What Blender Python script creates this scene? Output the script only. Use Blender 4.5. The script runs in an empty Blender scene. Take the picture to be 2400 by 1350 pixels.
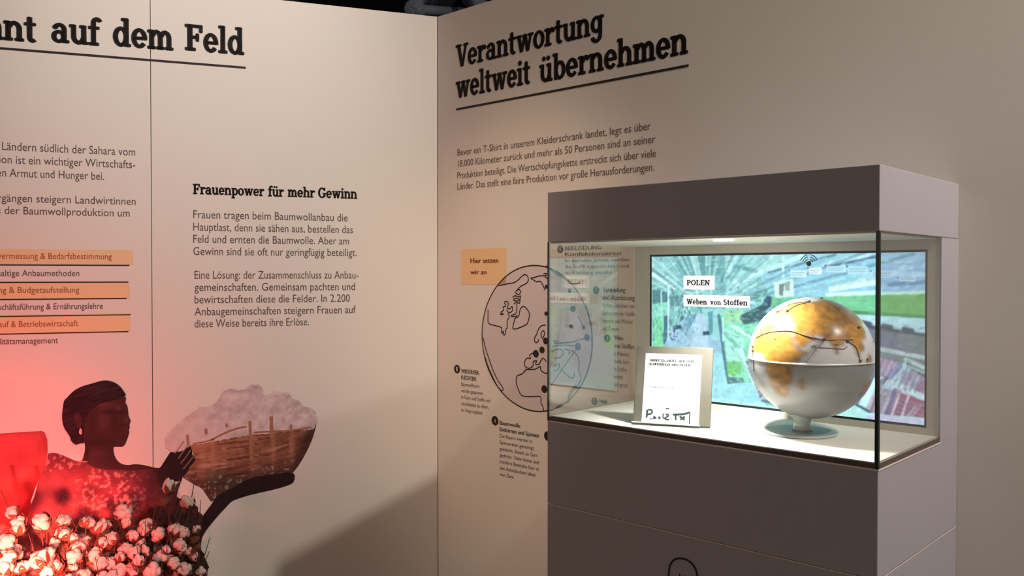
import bpy, bmesh, math, random
import numpy as np
from mathutils import Vector, Matrix
from mathutils.geometry import delaunay_2d_cdt

S = bpy.context.scene
COL = S.collection
PI = math.pi

# ------------------------------------------------------------------ camera, world, lights, exposure
FPX = 2024.0                                   # focal length in pixels of the 2400 px wide frame
EYE = Vector((0, 0, 1.6))
PITCH = math.atan(30.0 / FPX)
cam = bpy.data.cameras.new('camera')
cam.sensor_width = 36.0
cam.lens = FPX / 2400.0 * 36.0
cam.clip_end = 100
camo = bpy.data.objects.new('camera', cam)
camo.location = EYE
camo.rotation_euler = (PI / 2 - PITCH, 0, 0)
COL.objects.link(camo)
S.camera = camo

S.view_settings.view_transform = 'Standard'
S.view_settings.look = 'None'
S.view_settings.exposure = 0.0
S.view_settings.gamma = 1.0
S.view_settings.use_curve_mapping = False

world = bpy.data.worlds.new('hall_ambience')
S.world = world
world.use_nodes = True
bg = world.node_tree.nodes['Background']
bg.inputs[0].default_value = (1.0, 0.80, 0.66, 1)
bg.inputs[1].default_value = 0.38


def aim(o, target):
    d = Vector(target) - o.location
    o.rotation_euler = d.to_track_quat('-Z', 'Y').to_euler()


def spot(name, loc, target, power, color, size, blend, radius):
    l = bpy.data.lights.new(name, 'SPOT')
    l.energy = power
    l.color = color
    l.spot_size = math.radians(size)
    l.spot_blend = blend
    l.shadow_soft_size = radius
    o = bpy.data.objects.new(name, l)
    o.location = loc
    COL.objects.link(o)
    aim(o, target)
    return o


# key spot high in the hall, shining along the plane of the wall behind the showcase
spot('track_spot_key', (2.30, 0.40, 4.75), (-0.25, 2.8, 1.45), 490, (1.0, 0.86, 0.74), 78, 1.0, 0.07)
# added fill lamp that brightens the end of the showcase
spot('track_spot_side', (2.10, 0.80, 3.40), (0.98, 2.0, 1.35), 125, (1.0, 0.88, 0.86), 60, 1.0, 0.07)
# soft warm spot on the inner corner
spot('track_spot_corner', (-1.5, 0.9, 4.2), (0.02, 3.15, 1.32), 340, (1.0, 0.70, 0.50), 25, 1.0, 0.15)
# wall washer above the wall that carries the mural
spot('track_spot_washer', (-0.55, 1.35, 4.1), (-1.15, 3.12, 2.5), 150, (1.0, 0.92, 0.88), 46, 1.0, 0.12)
# red lamp beside the printed sack, out of view
redo = spot('red_uplight', (-1.6, 2.5, 0.5), (-1.7, 2.9, 1.0), 17, (1.0, 0.05, 0.075), 160, 0.8, 0.05)
red_fill = spot('red_uplight', (-1.6, 2.5, 0.5), (-1.7, 2.9, 1.0), 520, (1.0, 0.12, 0.08), 34, 1.0, 0.07)  # added red fill, aimed level at the bolls by the sack
red_fill2 = spot('red_uplight', (-1.5, 2.5, 0.5), (-1.7, 2.9, 1.0), 75, (1.0, 0.085, 0.085), 36, 1.0, 0.07)  # added weaker red fill for the bolls further along
# lamp in the lid of the showcase (placed with the showcase below)
case_lamp = bpy.data.lights.new('showcase_downlight', 'SPOT')
case_lamp.energy = 52
case_lamp.color = (1.0, 0.97, 0.90)
case_lamp.spot_size = math.radians(118)
case_lamp.spot_blend = 0.9
case_lamp.shadow_soft_size = 0.02
case_lamp_o = bpy.data.objects.new('showcase_downlight', case_lamp)
COL.objects.link(case_lamp_o)

# ------------------------------------------------------------------ geometry frames
CP, SP = math.cos(PITCH), math.sin(PITCH)


def ray(X, Y):
    x, v = (X - 1200.0) / FPX, (675.0 - Y) / FPX
    return Vector((x, CP + v * SP, -SP + v * CP))


class Frame:
    """A vertical plane: origin o on the floor, u runs to the right along it, v is the height, d stands off towards the viewer."""

    def __init__(s, o, x):
        s.o = Vector((o[0], o[1], 0))
        s.x = Vector((x[0], x[1], 0)).normalized()
        s.n = s.x.cross(Vector((0, 0, 1)))

    def w(s, u, v, d=0.0):
        return s.o + s.x * u + Vector((0, 0, v)) + s.n * d

    def px(s, X, Y, d=0.0):
        r = ray(X, Y)
        t = ((s.o + s.n * d) - EYE).dot(s.n) / r.dot(s.n)
        p = EYE + r * t - s.o
        return (p.dot(s.x), p.z)

    def mat(s, u=0, v=0, d=0):
        z = Vector((0, 0, 1))
        m = Matrix((s.x, z, s.n)).transposed().to_4x4()
        m.translation = s.w(u, v, d)
        return m


DR = (0.7336, -0.6796)                      # along the wall behind the showcase, towards the viewer
CORNER = (-0.2955, 3.438)
FLW = Frame(CORNER, (0.9385, 0.3453))        # wall with the mural, u <= 0
FRW = Frame(CORNER, DR)                      # wall behind the showcase, u >= 0
PF = (0.7444, 1.75)                          # front edge of the showcase
CW, CD, CB = 0.883, 0.532, 0.398             # its width, depth and the depth of the glazed part
NIN = Vector((0.6796, 0.7336, 0))
FFR = Frame(PF, DR)                          # front plane of the showcase
FBK = Frame((PF[0] + NIN.x * CB, PF[1] + NIN.y * CB), DR)   # face of its back panel

# ------------------------------------------------------------------ helpers


def srgb(r, g, b):
    def f(c):
        c /= 255.0
        return c / 12.92 if c <= 0.04045 else ((c + 0.055) / 1.055) ** 2.4
    return (f(r), f(g), f(b))


def mat(name, color, rough=0.6, spec=0.3, noise=0.0, scale=8.0, bump=0.0, bscale=200.0, metal=0.0, emit=None, coat=0.0):
    m = bpy.data.materials.new(name)
    m.use_nodes = True
    nt = m.node_tree
    b = nt.nodes['Principled BSDF']
    b.inputs['Base Color'].default_value = (*color, 1)
    b.inputs['Roughness'].default_value = rough
    b.inputs['Specular IOR Level'].default_value = spec
    b.inputs['Metallic'].default_value = metal
    b.inputs['Coat Weight'].default_value = coat
    tc = nt.nodes.new('ShaderNodeTexCoord')
    if noise:
        n = nt.nodes.new('ShaderNodeTexNoise')
        n.inputs['Scale'].default_value = scale
        n.inputs['Detail'].default_value = 4
        nt.links.new(tc.outputs['Object'], n.inputs['Vector'])
        r = nt.nodes.new('ShaderNodeMixRGB')
        r.inputs[1].default_value = (*[c * (1 - noise) for c in color], 1)
        r.inputs[2].default_value = (*[min(1, c * (1 + noise)) for c in color], 1)
        nt.links.new(n.outputs['Fac'], r.inputs[0])
        nt.links.new(r.outputs[0], b.inputs['Base Color'])
    if bump:
        n = nt.nodes.new('ShaderNodeTexNoise')
        n.inputs['Scale'].default_value = bscale
        nt.links.new(tc.outputs['Object'], n.inputs['Vector'])
        bp = nt.nodes.new('ShaderNodeBump')
        bp.inputs['Strength'].default_value = bump
        bp.inputs['Distance'].default_value = 0.002
        nt.links.new(n.outputs['Fac'], bp.inputs['Height'])
        nt.links.new(bp.outputs[0], b.inputs['Normal'])
    if emit:
        b.inputs['Emission Color'].default_value = (*color, 1)
        b.inputs['Emission Strength'].default_value = emit
    return m


def print_mat(name, rough=0.65, spec=0.2, emission=None):
    """Colours come from the mesh's colour attribute 'ink' (a printed or displayed picture)."""
    m = bpy.data.materials.new(name)
    m.use_nodes = True
    nt = m.node_tree
    b = nt.nodes['Principled BSDF']
    a = nt.nodes.new('ShaderNodeAttribute')
    a.attribute_name = 'ink'
    b.inputs['Roughness'].default_value = rough
    b.inputs['Specular IOR Level'].default_value = spec
    if emission:
        b.inputs['Base Color'].default_value = (0.01, 0.01, 0.012, 1)
        nt.links.new(a.outputs['Color'], b.inputs['Emission Color'])
        b.inputs['Emission Strength'].default_value = emission
    else:
        nt.links.new(a.outputs['Color'], b.inputs['Base Color'])
    return m


def glass_mat(name, f0):
    m = bpy.data.materials.new(name)
    m.use_nodes = True
    nt = m.node_tree
    nt.nodes.clear()
    out = nt.nodes.new('ShaderNodeOutputMaterial')
    tr = nt.nodes.new('ShaderNodeBsdfTransparent')
    tr.inputs[0].default_value = (0.955, 0.975, 0.968, 1)
    gl = nt.nodes.new('ShaderNodeBsdfGlossy')
    gl.inputs['Roughness'].default_value = 0.0
    lw = nt.nodes.new('ShaderNodeLayerWeight')
    lw.inputs[0].default_value = 0.5
    pw = nt.nodes.new('ShaderNodeMath')
    pw.operation = 'POWER'
    pw.inputs[1].default_value = 5
    mr = nt.nodes.new('ShaderNodeMapRange')
    mr.inputs['To Min'].default_value = f0
    mr.inputs['To Max'].default_value = 1.0
    mx = nt.nodes.new('ShaderNodeMixShader')
    nt.links.new(lw.outputs['Facing'], pw.inputs[0])
    nt.links.new(pw.outputs[0], mr.inputs['Value'])
    nt.links.new(mr.outputs[0], mx.inputs[0])
    nt.links.new(tr.outputs[0], mx.inputs[1])
    nt.links.new(gl.outputs[0], mx.inputs[2])
    nt.links.new(mx.outputs[0], out.inputs[0])
    return m


def mesh(name, verts, faces, m, ink=None, smooth=False):
    me = bpy.data.meshes.new(name)
    me.from_pydata([tuple(v) for v in verts], [], [tuple(f) for f in faces])
    me.materials.append(m)
    if ink is not None:
        at = me.color_attributes.new('ink', 'FLOAT_COLOR', 'POINT')
        c = np.ones((len(verts), 4), dtype=np.float32)
        c[:, :3] = ink
        at.data.foreach_set('color', c.ravel())
    if smooth:
        me.polygons.foreach_set('use_smooth', [True] * len(me.polygons))
    me.update()
    return me


def link(name, me, parent=None, M=None):
    o = bpy.data.objects.new(name, me)
    COL.objects.link(o)
    if parent:
        o.parent = parent
    if M is not None:
        o.matrix_local = M
    return o


def thing(name, label, cat, M=None, group=None):
    o = bpy.data.objects.new(name, None)
    o.empty_display_size = 0.05
    COL.objects.link(o)
    if M is not None:
        o.matrix_world = M
    return tag(o, label, cat, group)


def tag(o, label, cat, group=None):
    o['label'] = label
    o['category'] = cat
    if group:
        o['group'] = group
    return o


class MB:
    """Collects verts and faces."""

    def __init__(s):
        s.v, s.f = [], []

    def add(s, v, f):
        n = len(s.v)
        s.v += [tuple(p) for p in v]
        s.f += [tuple(i + n for i in q) for q in f]
        return s

    def box(s, x0, y0, z0, x1, y1, z1):
        return s.add([(x0, y0, z0), (x1, y0, z0), (x1, y1, z0), (x0, y1, z0), (x0, y0, z1), (x1, y0, z1), (x1, y1, z1), (x0, y1, z1)],
                     [(3, 2, 1, 0), (4, 5, 6, 7), (0, 1, 5, 4), (1, 2, 6, 5), (2, 3, 7, 6), (3, 0, 4, 7)])

    def bevel_box(s, x0, y0, z0, x1, y1, z1, b=0.002, seg=2):
        bm = bmesh.new()
        bmesh.ops.create_cube(bm, size=1)
        for v in bm.verts:
            v.co = Vector((x0 + (v.co.x + .5) * (x1 - x0), y0 + (v.co.y + .5) * (y1 - y0), z0 + (v.co.z + .5) * (z1 - z0)))
        bmesh.ops.bevel(bm, geom=bm.edges[:], offset=b, segments=seg, affect='EDGES', profile=0.5)
        bm.verts.index_update()
        s.add([v.co for v in bm.verts], [[v.index for v in f.verts] for f in bm.faces])
        bm.free()
        return s

    def tube(s, pts, r, n=8):
        pts = [Vector(p) for p in pts]
        rs = r if isinstance(r, (list, tuple)) else [r] * len(pts)
        rings, up = [], Vector((0.13, 0.31, 0.94))
        for i, p in enumerate(pts):
            t = (pts[min(i + 1, len(pts) - 1)] - pts[max(i - 1, 0)]).normalized()
            a = t.cross(up)
            if a.length < 1e-3:
                a = t.cross(Vector((1, 0, 0)))
            a.normalize()
            b = t.cross(a)
            rings.append([p + (a * math.cos(2 * PI * k / n) + b * math.sin(2 * PI * k / n)) * rs[i] for k in range(n)])
        v = [q for ring in rings for q in ring]
        f = [(i * n + k, i * n + (k + 1) % n, (i + 1) * n + (k + 1) % n, (i + 1) * n + k) for i in range(len(pts) - 1) for k in range(n)]
        f += [tuple(range(n))[::-1], tuple((len(pts) - 1) * n + k for k in range(n))]
        return s.add(v, f)

    def lathe(s, prof, n=48, cx=0, cy=0):
        m = len(prof)
        v = [(cx + r * math.cos(2 * PI * k / n), cy + r * math.sin(2 * PI * k / n), z) for k in range(n) for r, z in prof]
        f = [(k * m + i, ((k + 1) % n) * m + i, ((k + 1) % n) * m + i + 1, k * m + i + 1) for k in range(n) for i in range(m - 1)]
        return s.add(v, f)

    # flat shapes in the plane z = d
    def quad(s, p, d=0.0):
        return s.add([(x, y, d) for x, y in p], [tuple(range(len(p)))])

    def rect(s, x0, y0, x1, y1, d=0.0):
        return s.quad([(x0, y0), (x1, y0), (x1, y1), (x0, y1)], d)

    def stroke(s, pts, w, d=0.0, closed=False):
        pts = [Vector((p[0], p[1])) for p in pts]
        n = len(pts)
        L, R = [], []
        for i, p in enumerate(pts):
            a = pts[(i - 1) % n] if closed else pts[max(i - 1, 0)]
            b = pts[(i + 1) % n] if closed else pts[min(i + 1, n - 1)]
            t = b - a
            t = t.normalized() if t.length > 1e-9 else Vector((1, 0))
            nn = Vector((-t.y, t.x)) * w / 2
            L.append(p + nn)
            R.append(p - nn)
        v = [(q.x, q.y, d) for q in L] + [(q.x, q.y, d) for q in R]
        f = [(n + i, n + (i + 1) % n, (i + 1) % n, i) for i in range(n if closed else n - 1)]
        return s.add(v, f)

    def disc(s, cx, cy, rx, ry, d=0.0, n=40):
        return s.quad([(cx + rx * math.cos(2 * PI * k / n), cy + ry * math.sin(2 * PI * k / n)) for k in range(n)], d)

    def arc(s, cx, cy, rx, ry, tx, ty, a0, a1, d=0.0):
        n = max(6, int(abs(a1 - a0) / 9))
        an = [math.radians(a0 + (a1 - a0) * k / n) for k in range(n + 1)]
        v = [(cx + rx * math.cos(a), cy + ry * math.sin(a), d) for a in an] + [(cx + (rx - tx) * math.cos(a), cy + (ry - ty) * math.sin(a), d) for a in an]
        return s.add(v, [(i, i + 1, n + 2 + i, n + 1 + i) for i in range(n)])

    def build(s, name, m, parent=None, M=None, smooth=False):
        return link(name, mesh(name, s.v, s.f, m, smooth=smooth), parent, M)


def catmull(pts, k=4, closed=True):
    n, out = len(pts), []
    for i in range(n if closed else n - 1):
        if closed:
            p = [Vector(pts[(i + j) % n]) for j in (-1, 0, 1, 2)]
        else:
            p = [Vector(pts[min(max(i + j, 0), n - 1)]) for j in (-1, 0, 1, 2)]
        for q in range(k):
            t = q / k
            out.append(0.5 * ((2 * p[1]) + (p[2] - p[0]) * t + (2 * p[0] - 5 * p[1] + 4 * p[2] - p[3]) * t * t + (3 * p[1] - p[0] - 3 * p[2] + p[3]) * t ** 3))
    if not closed:
        out.append(Vector(pts[-1]))
    return out


def inside(poly, x, y):
    c = np.zeros(x.shape, bool)
    n = len(poly)
    for i in range(n):
        x0, y0 = poly[i]
        x1, y1 = poly[(i + 1) % n]
        if y0 == y1:
            continue
        k = ((y0 > y) != (y1 > y)) & (x < (x1 - x0) * (y - y0) / (y1 - y0) + x0)
        c ^= k
    return c


def noise2(x, y, seed=0):
    """Smooth value noise, about -1..1."""
    xi, yi = np.floor(x).astype(np.int64), np.floor(y).astype(np.int64)
    fx, fy = x - xi, y - yi
    fx, fy = fx * fx * (3 - 2 * fx), fy * fy * (3 - 2 * fy)

    def h(a, b):
        n = (a * 374761393 + b * 668265263 + seed * 974711) & 0x7fffffff
        n = ((n ^ (n >> 13)) * 1274126177) & 0x7fffffff
        return ((n ^ (n >> 16)) & 0xffff) / 32767.5 - 1
    return (h(xi, yi) * (1 - fx) + h(xi + 1, yi) * fx) * (1 - fy) + (h(xi, yi + 1) * (1 - fx) + h(xi + 1, yi + 1) * fx) * fy


# ------------------------------------------------------------------ lettering
_sans = {}


def sans(text):
    if text not in _sans:
        c = bpy.data.curves.new('lettering', 'FONT')
        c.body = text
        c.resolution_u = 3
        o = bpy.data.objects.new('lettering', c)
        me = bpy.data.meshes.new_from_object(o)
        _sans[text] = ([(v.co.x, v.co.y) for v in me.vertices], [tuple(p.vertices) for p in me.polygons])
        bpy.data.objects.remove(o)
        bpy.data.curves.remove(c)
        bpy.data.meshes.remove(me)
    return _sans[text]


def put_sans(mb, text, u0, u1, v, cap, d=0.0, bold=0.0):
    vs, fs = sans(text)
    x0, x1 = min(p[0] for p in vs), max(p[0] for p in vs)
    sx, sy = (u1 - u0) / (x1 - x0), cap / 0.682
    for dx in ([0.0] if not bold else [-bold, 0, bold]):
        mb.add([(u0 + (x - x0) * sx + dx, v + y * sy, d) for x, y in vs], fs)


# slab serif capitals and lower case on a 500 unit x-height
def glyph(c):
    m = MB()
    R, A = m.rect, m.arc
    Q = lambda *p: m.quad(p)
    if c == 'n':
        R(60, 0, 170, 500); R(0, 0, 230, 70); R(0, 430, 170, 500); A(285, 300, 205, 210, 110, 95, 0, 165); R(380, 0, 490, 305); R(320, 0, 550, 70); w = 570
    elif c == 'h':
        R(60, 0, 170, 740); R(0, 0, 230, 70); R(0, 670, 170, 740); A(285, 300, 205, 210, 110, 95, 0, 165); R(380, 0, 490, 305); R(320, 0, 550, 70); w = 570
    elif c == 'm':
        R(60, 0, 170, 500); R(0, 0, 230, 70); R(0, 430, 170, 500); A(265, 300, 180, 210, 110, 95, 0, 165); R(335, 0, 445, 305); R(280, 0, 500, 70)
        A(540, 300, 180, 210, 110, 95, 0, 165); R(610, 0, 720, 305); R(555, 0, 780, 70); w = 800
    elif c in 'uü':
        R(60, 200, 170, 500); R(0, 430, 170, 500); A(265, 205, 205, 215, 110, 95, 180, 345); R(370, 0, 480, 500); R(310, 430, 480, 500); R(370, 0, 540, 70); w = 560
        if c == 'ü':
            m.disc(180, 660, 62, 62); m.disc(370, 660, 62, 62)
    elif c == 't':
        R(90, 120, 200, 650); R(0, 430, 310, 500); A(225, 130, 135, 140, 110, 90, 180, 315); w = 350
    elif c == 'a':
        R(320, 0, 430, 340); A(240, 345, 190, 165, 110, 85, -5, 150); A(215, 155, 200, 165, 105, 75, 0, 360); R(370, 0, 510, 70); m.disc(110, 400, 60, 55); w = 530
    elif c == 'd':
        A(240, 250, 220, 260, 110, 85, 0, 360); R(350, 0, 460, 740); R(270, 670, 460, 740); R(400, 0, 530, 70); w = 550
    elif c == 'b':
        R(70, 0, 180, 740); R(0, 670, 180, 740); A(290, 250, 220, 260, 110, 85, 0, 360); w = 535
    elif c == 'p':
        R(70, -220, 180, 500); R(0, 430, 180, 500); R(0, -220, 260, -150); A(290, 250, 220, 260, 110, 85, 0, 360); w = 535
    elif c == 'e':
        A(245, 250, 225, 260, 110, 85, 0, 322); R(60, 215, 468, 285); w = 500
    elif c == 'o':
        A(250, 250, 235, 260, 110, 80, 0, 360); w = 515
    elif c == 'f':
        R(90, 0, 200, 600); R(0, 0, 290, 70); R(0, 430, 310, 500); A(250, 590, 160, 160, 110, 90, 25, 180); w = 340
    elif c == 'l':
        R(75, 0, 185, 740); R(0, 670, 185, 740); R(0, 0, 260, 70); w = 280
    elif c == 'i':
        R(75, 0, 185, 500); R(0, 430, 185, 500); R(0, 0, 260, 70); m.disc(128, 650, 68, 68); w = 280
    elif c == 'r':
        R(70, 0, 180, 500); R(0, 0, 265, 70); R(0, 430, 180, 500); A(300, 300, 180, 205, 110, 95, 55, 170); m.disc(360, 425, 62, 65); w = 420
    elif c == 'g':
        A(230, 275, 210, 230, 105, 80, 0, 360); R(330, -20, 440, 500); R(380, 430, 510, 500); A(225, -30, 215, 195, 110, 85, 195, 360); w = 530
    elif c == 'w':
        Q((50, 500), (170, 500), (290, 0), (190, 0)); Q((360, 500), (440, 500), (290, 0), (210, 0)); Q((350, 500), (460, 500), (580, 0), (480, 0)); Q((650, 500), (720, 500), (580, 0), (510, 0))
        R(0, 430, 220, 500); R(300, 430, 490, 500); R(570, 430, 780, 500); w = 780
    elif c == 'v':
        Q((50, 500), (170, 500), (310, 0), (210, 0)); Q((390, 500), (460, 500), (310, 0), (240, 0)); R(0, 430, 220, 500); R(320, 430, 510, 500); w = 510
    elif c == 'V':
        Q((60, 700), (195, 700), (375, 0), (265, 0)); Q((490, 700), (575, 700), (375, 0), (300, 0)); R(0, 630, 265, 700); R(410, 630, 640, 700); w = 610
    elif c == 'W':
        Q((50, 700), (180, 700), (320, 0), (210, 0)); Q((410, 700), (500, 700), (320, 0), (240, 0)); Q((400, 700), (520, 700), (660, 0), (550, 0)); Q((760, 700), (840, 700), (660, 0), (590, 0))
        R(0, 630, 240, 700); R(680, 630, 900, 700); w = 890
    elif c == 'F':
        R(80, 0, 205, 700); R(0, 0, 310, 75); R(0, 625, 540, 700); R(465, 500, 540, 640); R(205, 325, 420, 400); R(355, 260, 420, 465); w = 570
    elif c == 'P':
        R(80, 0, 205, 700); R(0, 0, 310, 75); R(0, 625, 310, 700); R(205, 295, 310, 370); A(305, 497, 240, 203, 125, 78, -90, 90); w = 560
    elif c == 'L':
        R(80, 0, 205, 700); R(0, 0, 530, 75); R(0, 625, 300, 700); R(455, 60, 530, 230); w = 560
    elif c == 'E':
        R(80, 0, 205, 700); R(0, 0, 540, 75); R(0, 625, 530, 700); R(205, 325, 420, 400); R(465, 60, 540, 220); R(455, 490, 530, 640); w = 580
    elif c == 'N':
        R(80, 0, 165, 700); R(500, 0, 585, 700); Q((60, 700), (200, 700), (585, 0), (470, 0)); R(0, 0, 250, 70); R(0, 630, 200, 700); R(410, 630, 670, 700); w = 690
    elif c == 'O':
        A(340, 350, 325, 365, 125, 80, 0, 360); w = 690
    elif c == 'G':
        A(330, 350, 320, 365, 125, 85, 38, 330); R(490, 40, 605, 320); R(400, 260, 660, 330); R(530, 490, 600, 700); w = 690
    elif c == 'S':
        A(240, 505, 205, 205, 110, 80, 25, 275); A(240, 195, 215, 205, 110, 80, -155, 95); w = 490
    else:
        w = 260
    return m, w


def put_slab(mb, text, u0, u1, v, xh, d=0.0, gap=18, bold=0.05):
    """Sets text between u0 and u1 on the baseline v with x-height xh."""
    items, pen = [], 0
    for c in text:
        g, w = glyph(c)
        items.append((g, pen))
        pen += w + gap
    sx, sy = (u1 - u0) / (pen - gap), xh / 500.0
    for g, p in items:
        for dx, dy in ((-bold, 0), (bold, 0), (0, -bold * .5), (0, bold * .5)):
            mb.add([(u0 + (x + p) * sx + dx * xh, v + y * sy + dy * xh, d) for x, y, _ in g.v], g.f)


# ------------------------------------------------------------------ materials
M_WALL = mat('painted_wall_panel', (0.70, 0.665, 0.61), 0.65, 0.25, noise=0.02, scale=3, bump=0.05)
M_CASE = mat('showcase_laminate', (0.36, 0.355, 0.385), 0.5, 0.35, noise=0.02, scale=5, bump=0.03)
M_CASEIN = mat('showcase_white_lining', (0.66, 0.62, 0.55), 0.55, 0.3, noise=0.02, scale=6)
M_INK = mat('black_vinyl', (0.018, 0.014, 0.014), 0.55, 0.3, noise=0.1)
M_INK2 = mat('dark_print', (0.115, 0.085, 0.085), 0.6, 0.2, noise=0.1)
M_INKR = mat('rust_print', (0.28, 0.085, 0.045), 0.6, 0.2, noise=0.1)
M_ORANGE = mat('orange_print', (0.78, 0.54, 0.31), 0.65, 0.2, noise=0.03)
M_MAPDISC = mat('pale_map_print', (0.60, 0.53, 0.54), 0.65, 0.2, noise=0.03)
M_DARK = mat('dark_hall_ceiling', (0.012, 0.012, 0.016), 0.8, 0.2, noise=0.2)
M_TRUSS = mat('blue_black_truss', (0.20, 0.24, 0.32), 0.5, 0.4, noise=0.2)
M_FLOOR = mat('grey_hall_carpet', (0.16, 0.13, 0.11), 0.9, 0.1, noise=0.15, scale=40, bump=0.2)
M_GLASS = glass_mat('clear_glass', 0.045)
M_GLASS2 = glass_mat('coated_glass', 0.14)
M_EDGE = mat('dark_green_glass_edge', (0.012, 0.03, 0.03), 0.15, 0.6, noise=0.1)
M_LIP = mat('pale_glass_lip', (0.80, 0.70, 0.64), 0.3, 0.5, noise=0.05)
M_BEZEL = mat('black_screen_bezel', (0.008, 0.012, 0.014), 0.35, 0.4, noise=0.1)
M_PRINT = print_mat('mural_print')
M_SCREEN = print_mat('lit_display', 0.2, 0.3, emission=1.3)
M_GLOBE = print_mat('printed_globe', 0.28, 0.5)
M_WHITE = mat('white_sheet', (0.82, 0.84, 0.84), 0.6, 0.2, noise=0.02)
M_BOARD = mat('beige_board', (0.115, 0.105, 0.085), 0.6, 0.25, noise=0.05, scale=30)
M_STEM = mat('dry_cotton_stem', (0.06, 0.03, 0.022), 0.8, 0.15, noise=0.3, scale=60)
M_BRACT = mat('dry_cotton_bract', (0.10, 0.05, 0.03), 0.8, 0.15, noise=0.3, scale=60)
M_BOLL = mat('cotton_fluff', (0.50, 0.41, 0.37), 0.95, 0.05, noise=0.08, scale=60, bump=0.5, bscale=350)

# ------------------------------------------------------------------ the setting
WT = 2.624


def structure(name, mb, m):
    o = mb.build(name, m)
    o['kind'] = 'structure'
    return o


b = MB().box(-9, -6, -0.05, 9, 11, 0)
structure('floor', b, M_FLOOR)
b = MB().box(-9, -6, 5.3, 9, 11, 5.4)
structure('ceiling', b, M_DARK)

b = MB().box(-9, 10.9, 0, 9, 11, 5.3).box(8.9, 3, 0, 9, 10.9, 5.3).box(-9, 5, 0, -8.9, 10.9, 5.3)
structure('wall_back', b, M_DARK)

# wall with the mural: two panels that meet in a narrow joint, carried by one board
useam = FLW.px(355, 500)[0]
b = MB()
b.box(-3.2, 0.0, -0.05, useam - 0.0012, WT, 0.0)
b.box(useam + 0.0012, 0.0, -0.05, -0.0015, WT, 0.0)
b.box(-3.2, 0.0, -0.09, 0.03, WT - 0.002, -0.05)
wl = structure('wall_left', b, M_WALL)
wl.matrix_world = FLW.mat()
b = MB().box(0.0015, 0.0, -0.05, 4.2, WT, 0.0)
b.box(-0.03, 0.0, -0.09, 4.2, WT - 0.002, -0.05)
wr = structure('wall_right', b, M_WALL)
wr.matrix_world = FRW.mat()
# slim corner joint between the two walls
b = MB().box(-0.006, 0.0, -0.03, 0.006, WT - 0.001, -0.0005)
tr = structure('trim_1', b, M_EDGE)
tr.matrix_world = FLW.mat()

# roof trusses far above and behind the wall panels
def truss(p, q, label, r=0.05, gap=0.38):
    p, q = Vector(p), Vector(q)
    t = thing('roof_truss', label, 'truss', Matrix.Translation(p), 'trusses under the dark hall ceiling')
    d = q - p
    side = d.cross(Vector((0, 0, 1))).normalized() * gap
    ch = MB().tube([Vector(), d], r, 10)
    ch.build('chord', M_TRUSS, t, smooth=True)
    MB().tube([side, side + d], r, 10).build('chord', M_TRUSS, t, smooth=True)
    mid = side * 0.5 + Vector((0, 0, gap))
    MB().tube([mid, mid + d], r, 10).build('chord', M_TRUSS, t, smooth=True)
    n = max(4, int(d.length / 0.5))
    w = MB()
    for i in range(n):
        a, c = d * (i / n), d * ((i + 1) / n)
        w.tube([a, mid + (a + c) / 2], r * 0.5, 6).tube([mid + (a + c) / 2, c], r * 0.5, 6).tube([a, side + c], r * 0.5, 6)
        w.tube([side + a, mid + (a + c) / 2], r * 0.5, 6)
    w.build('lattice', M_TRUSS, t, smooth=True)
    for e in (0.08, 0.92):
        hz = 5.3 - (p + d * e + mid).z
        MB().tube([d * e + mid, d * e + mid + Vector((0, 0, hz))], 0.02, 8).build('hanger', M_TRUSS, t)


truss((-3.2, 6.6, 3.62), (2.2, 5.4, 3.62), 'dark truss showing above the top edge of the mural wall')
truss((-0.55, 4.9, 3.1), (-0.75, 9.2, 4.25), 'blue grey truss running back above the wall corner', 0.06)

# ------------------------------------------------------------------ printed lettering and graphics on the mural wall


class Pen:
    """Turns photo pixels on one wall into coordinates local to a thing on it."""

    def __init__(s, frame, X, Y, name, label, cat, d=0.0006, group=None):
        s.fr = frame
        s.o = frame.px(X, Y)
        s.d = d
        s.t = thing(name, label, cat, frame.mat(s.o[0], s.o[1], d), group)

    def p(s, X, Y):
        u, v = s.fr.px(X, Y, s.d)
        return (u - s.o[0], v - s.o[1])

    def line(s, mb, text, X0, Y0, X1, Y1, cap_px, d=0.0, slab=False, bold=0.0):
        a, c = s.p(X0, Y0), s.p(X1, Y1)
        v = (a[1] + c[1]) / 2
        top = s.p((X0 + X1) / 2, (Y0 + Y1) / 2 - cap_px)[1]
        bot = s.p((X0 + X1) / 2, (Y0 + Y1) / 2)[1]
        if slab:
            put_slab(mb, text, a[0], c[0], v, top - bot, d)
        else:
            put_sans(mb, text, a[0], c[0], v, top - bot, d, bold)
        return v

    def stroke(s, mb, pts, w, d=0.0, closed=False, smooth=0):
        q = [s.p(*x) for x in pts]
        if smooth:
            q = catmull(q, smooth, closed)
        return mb.stroke(q, w, d, closed)


# big heading with its underline
k = Pen(FLW, 290, 115, 'heading_lettering', 'large dark slab serif heading with underline, high on the mural wall', 'lettering')
for w in (('annt', -85, 88, 86, 97, 45), ('auf', 121, 99, 234, 106, 44), ('dem', 265, 108, 406, 117, 44), ('Feld', 435, 118, 572, 128, 43)):
    b = MB()
    k.line(b, *w, slab=True)
    b.build('heading_word', M_INK, k.t)
b = MB()
v0 = k.p(290, 136)[1]
b.rect(k.p(-160, 116)[0], v0 - 0.004, k.p(576, 156)[0], v0 + 0.004)
b.build('underline', M_INK, k.t)

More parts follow.
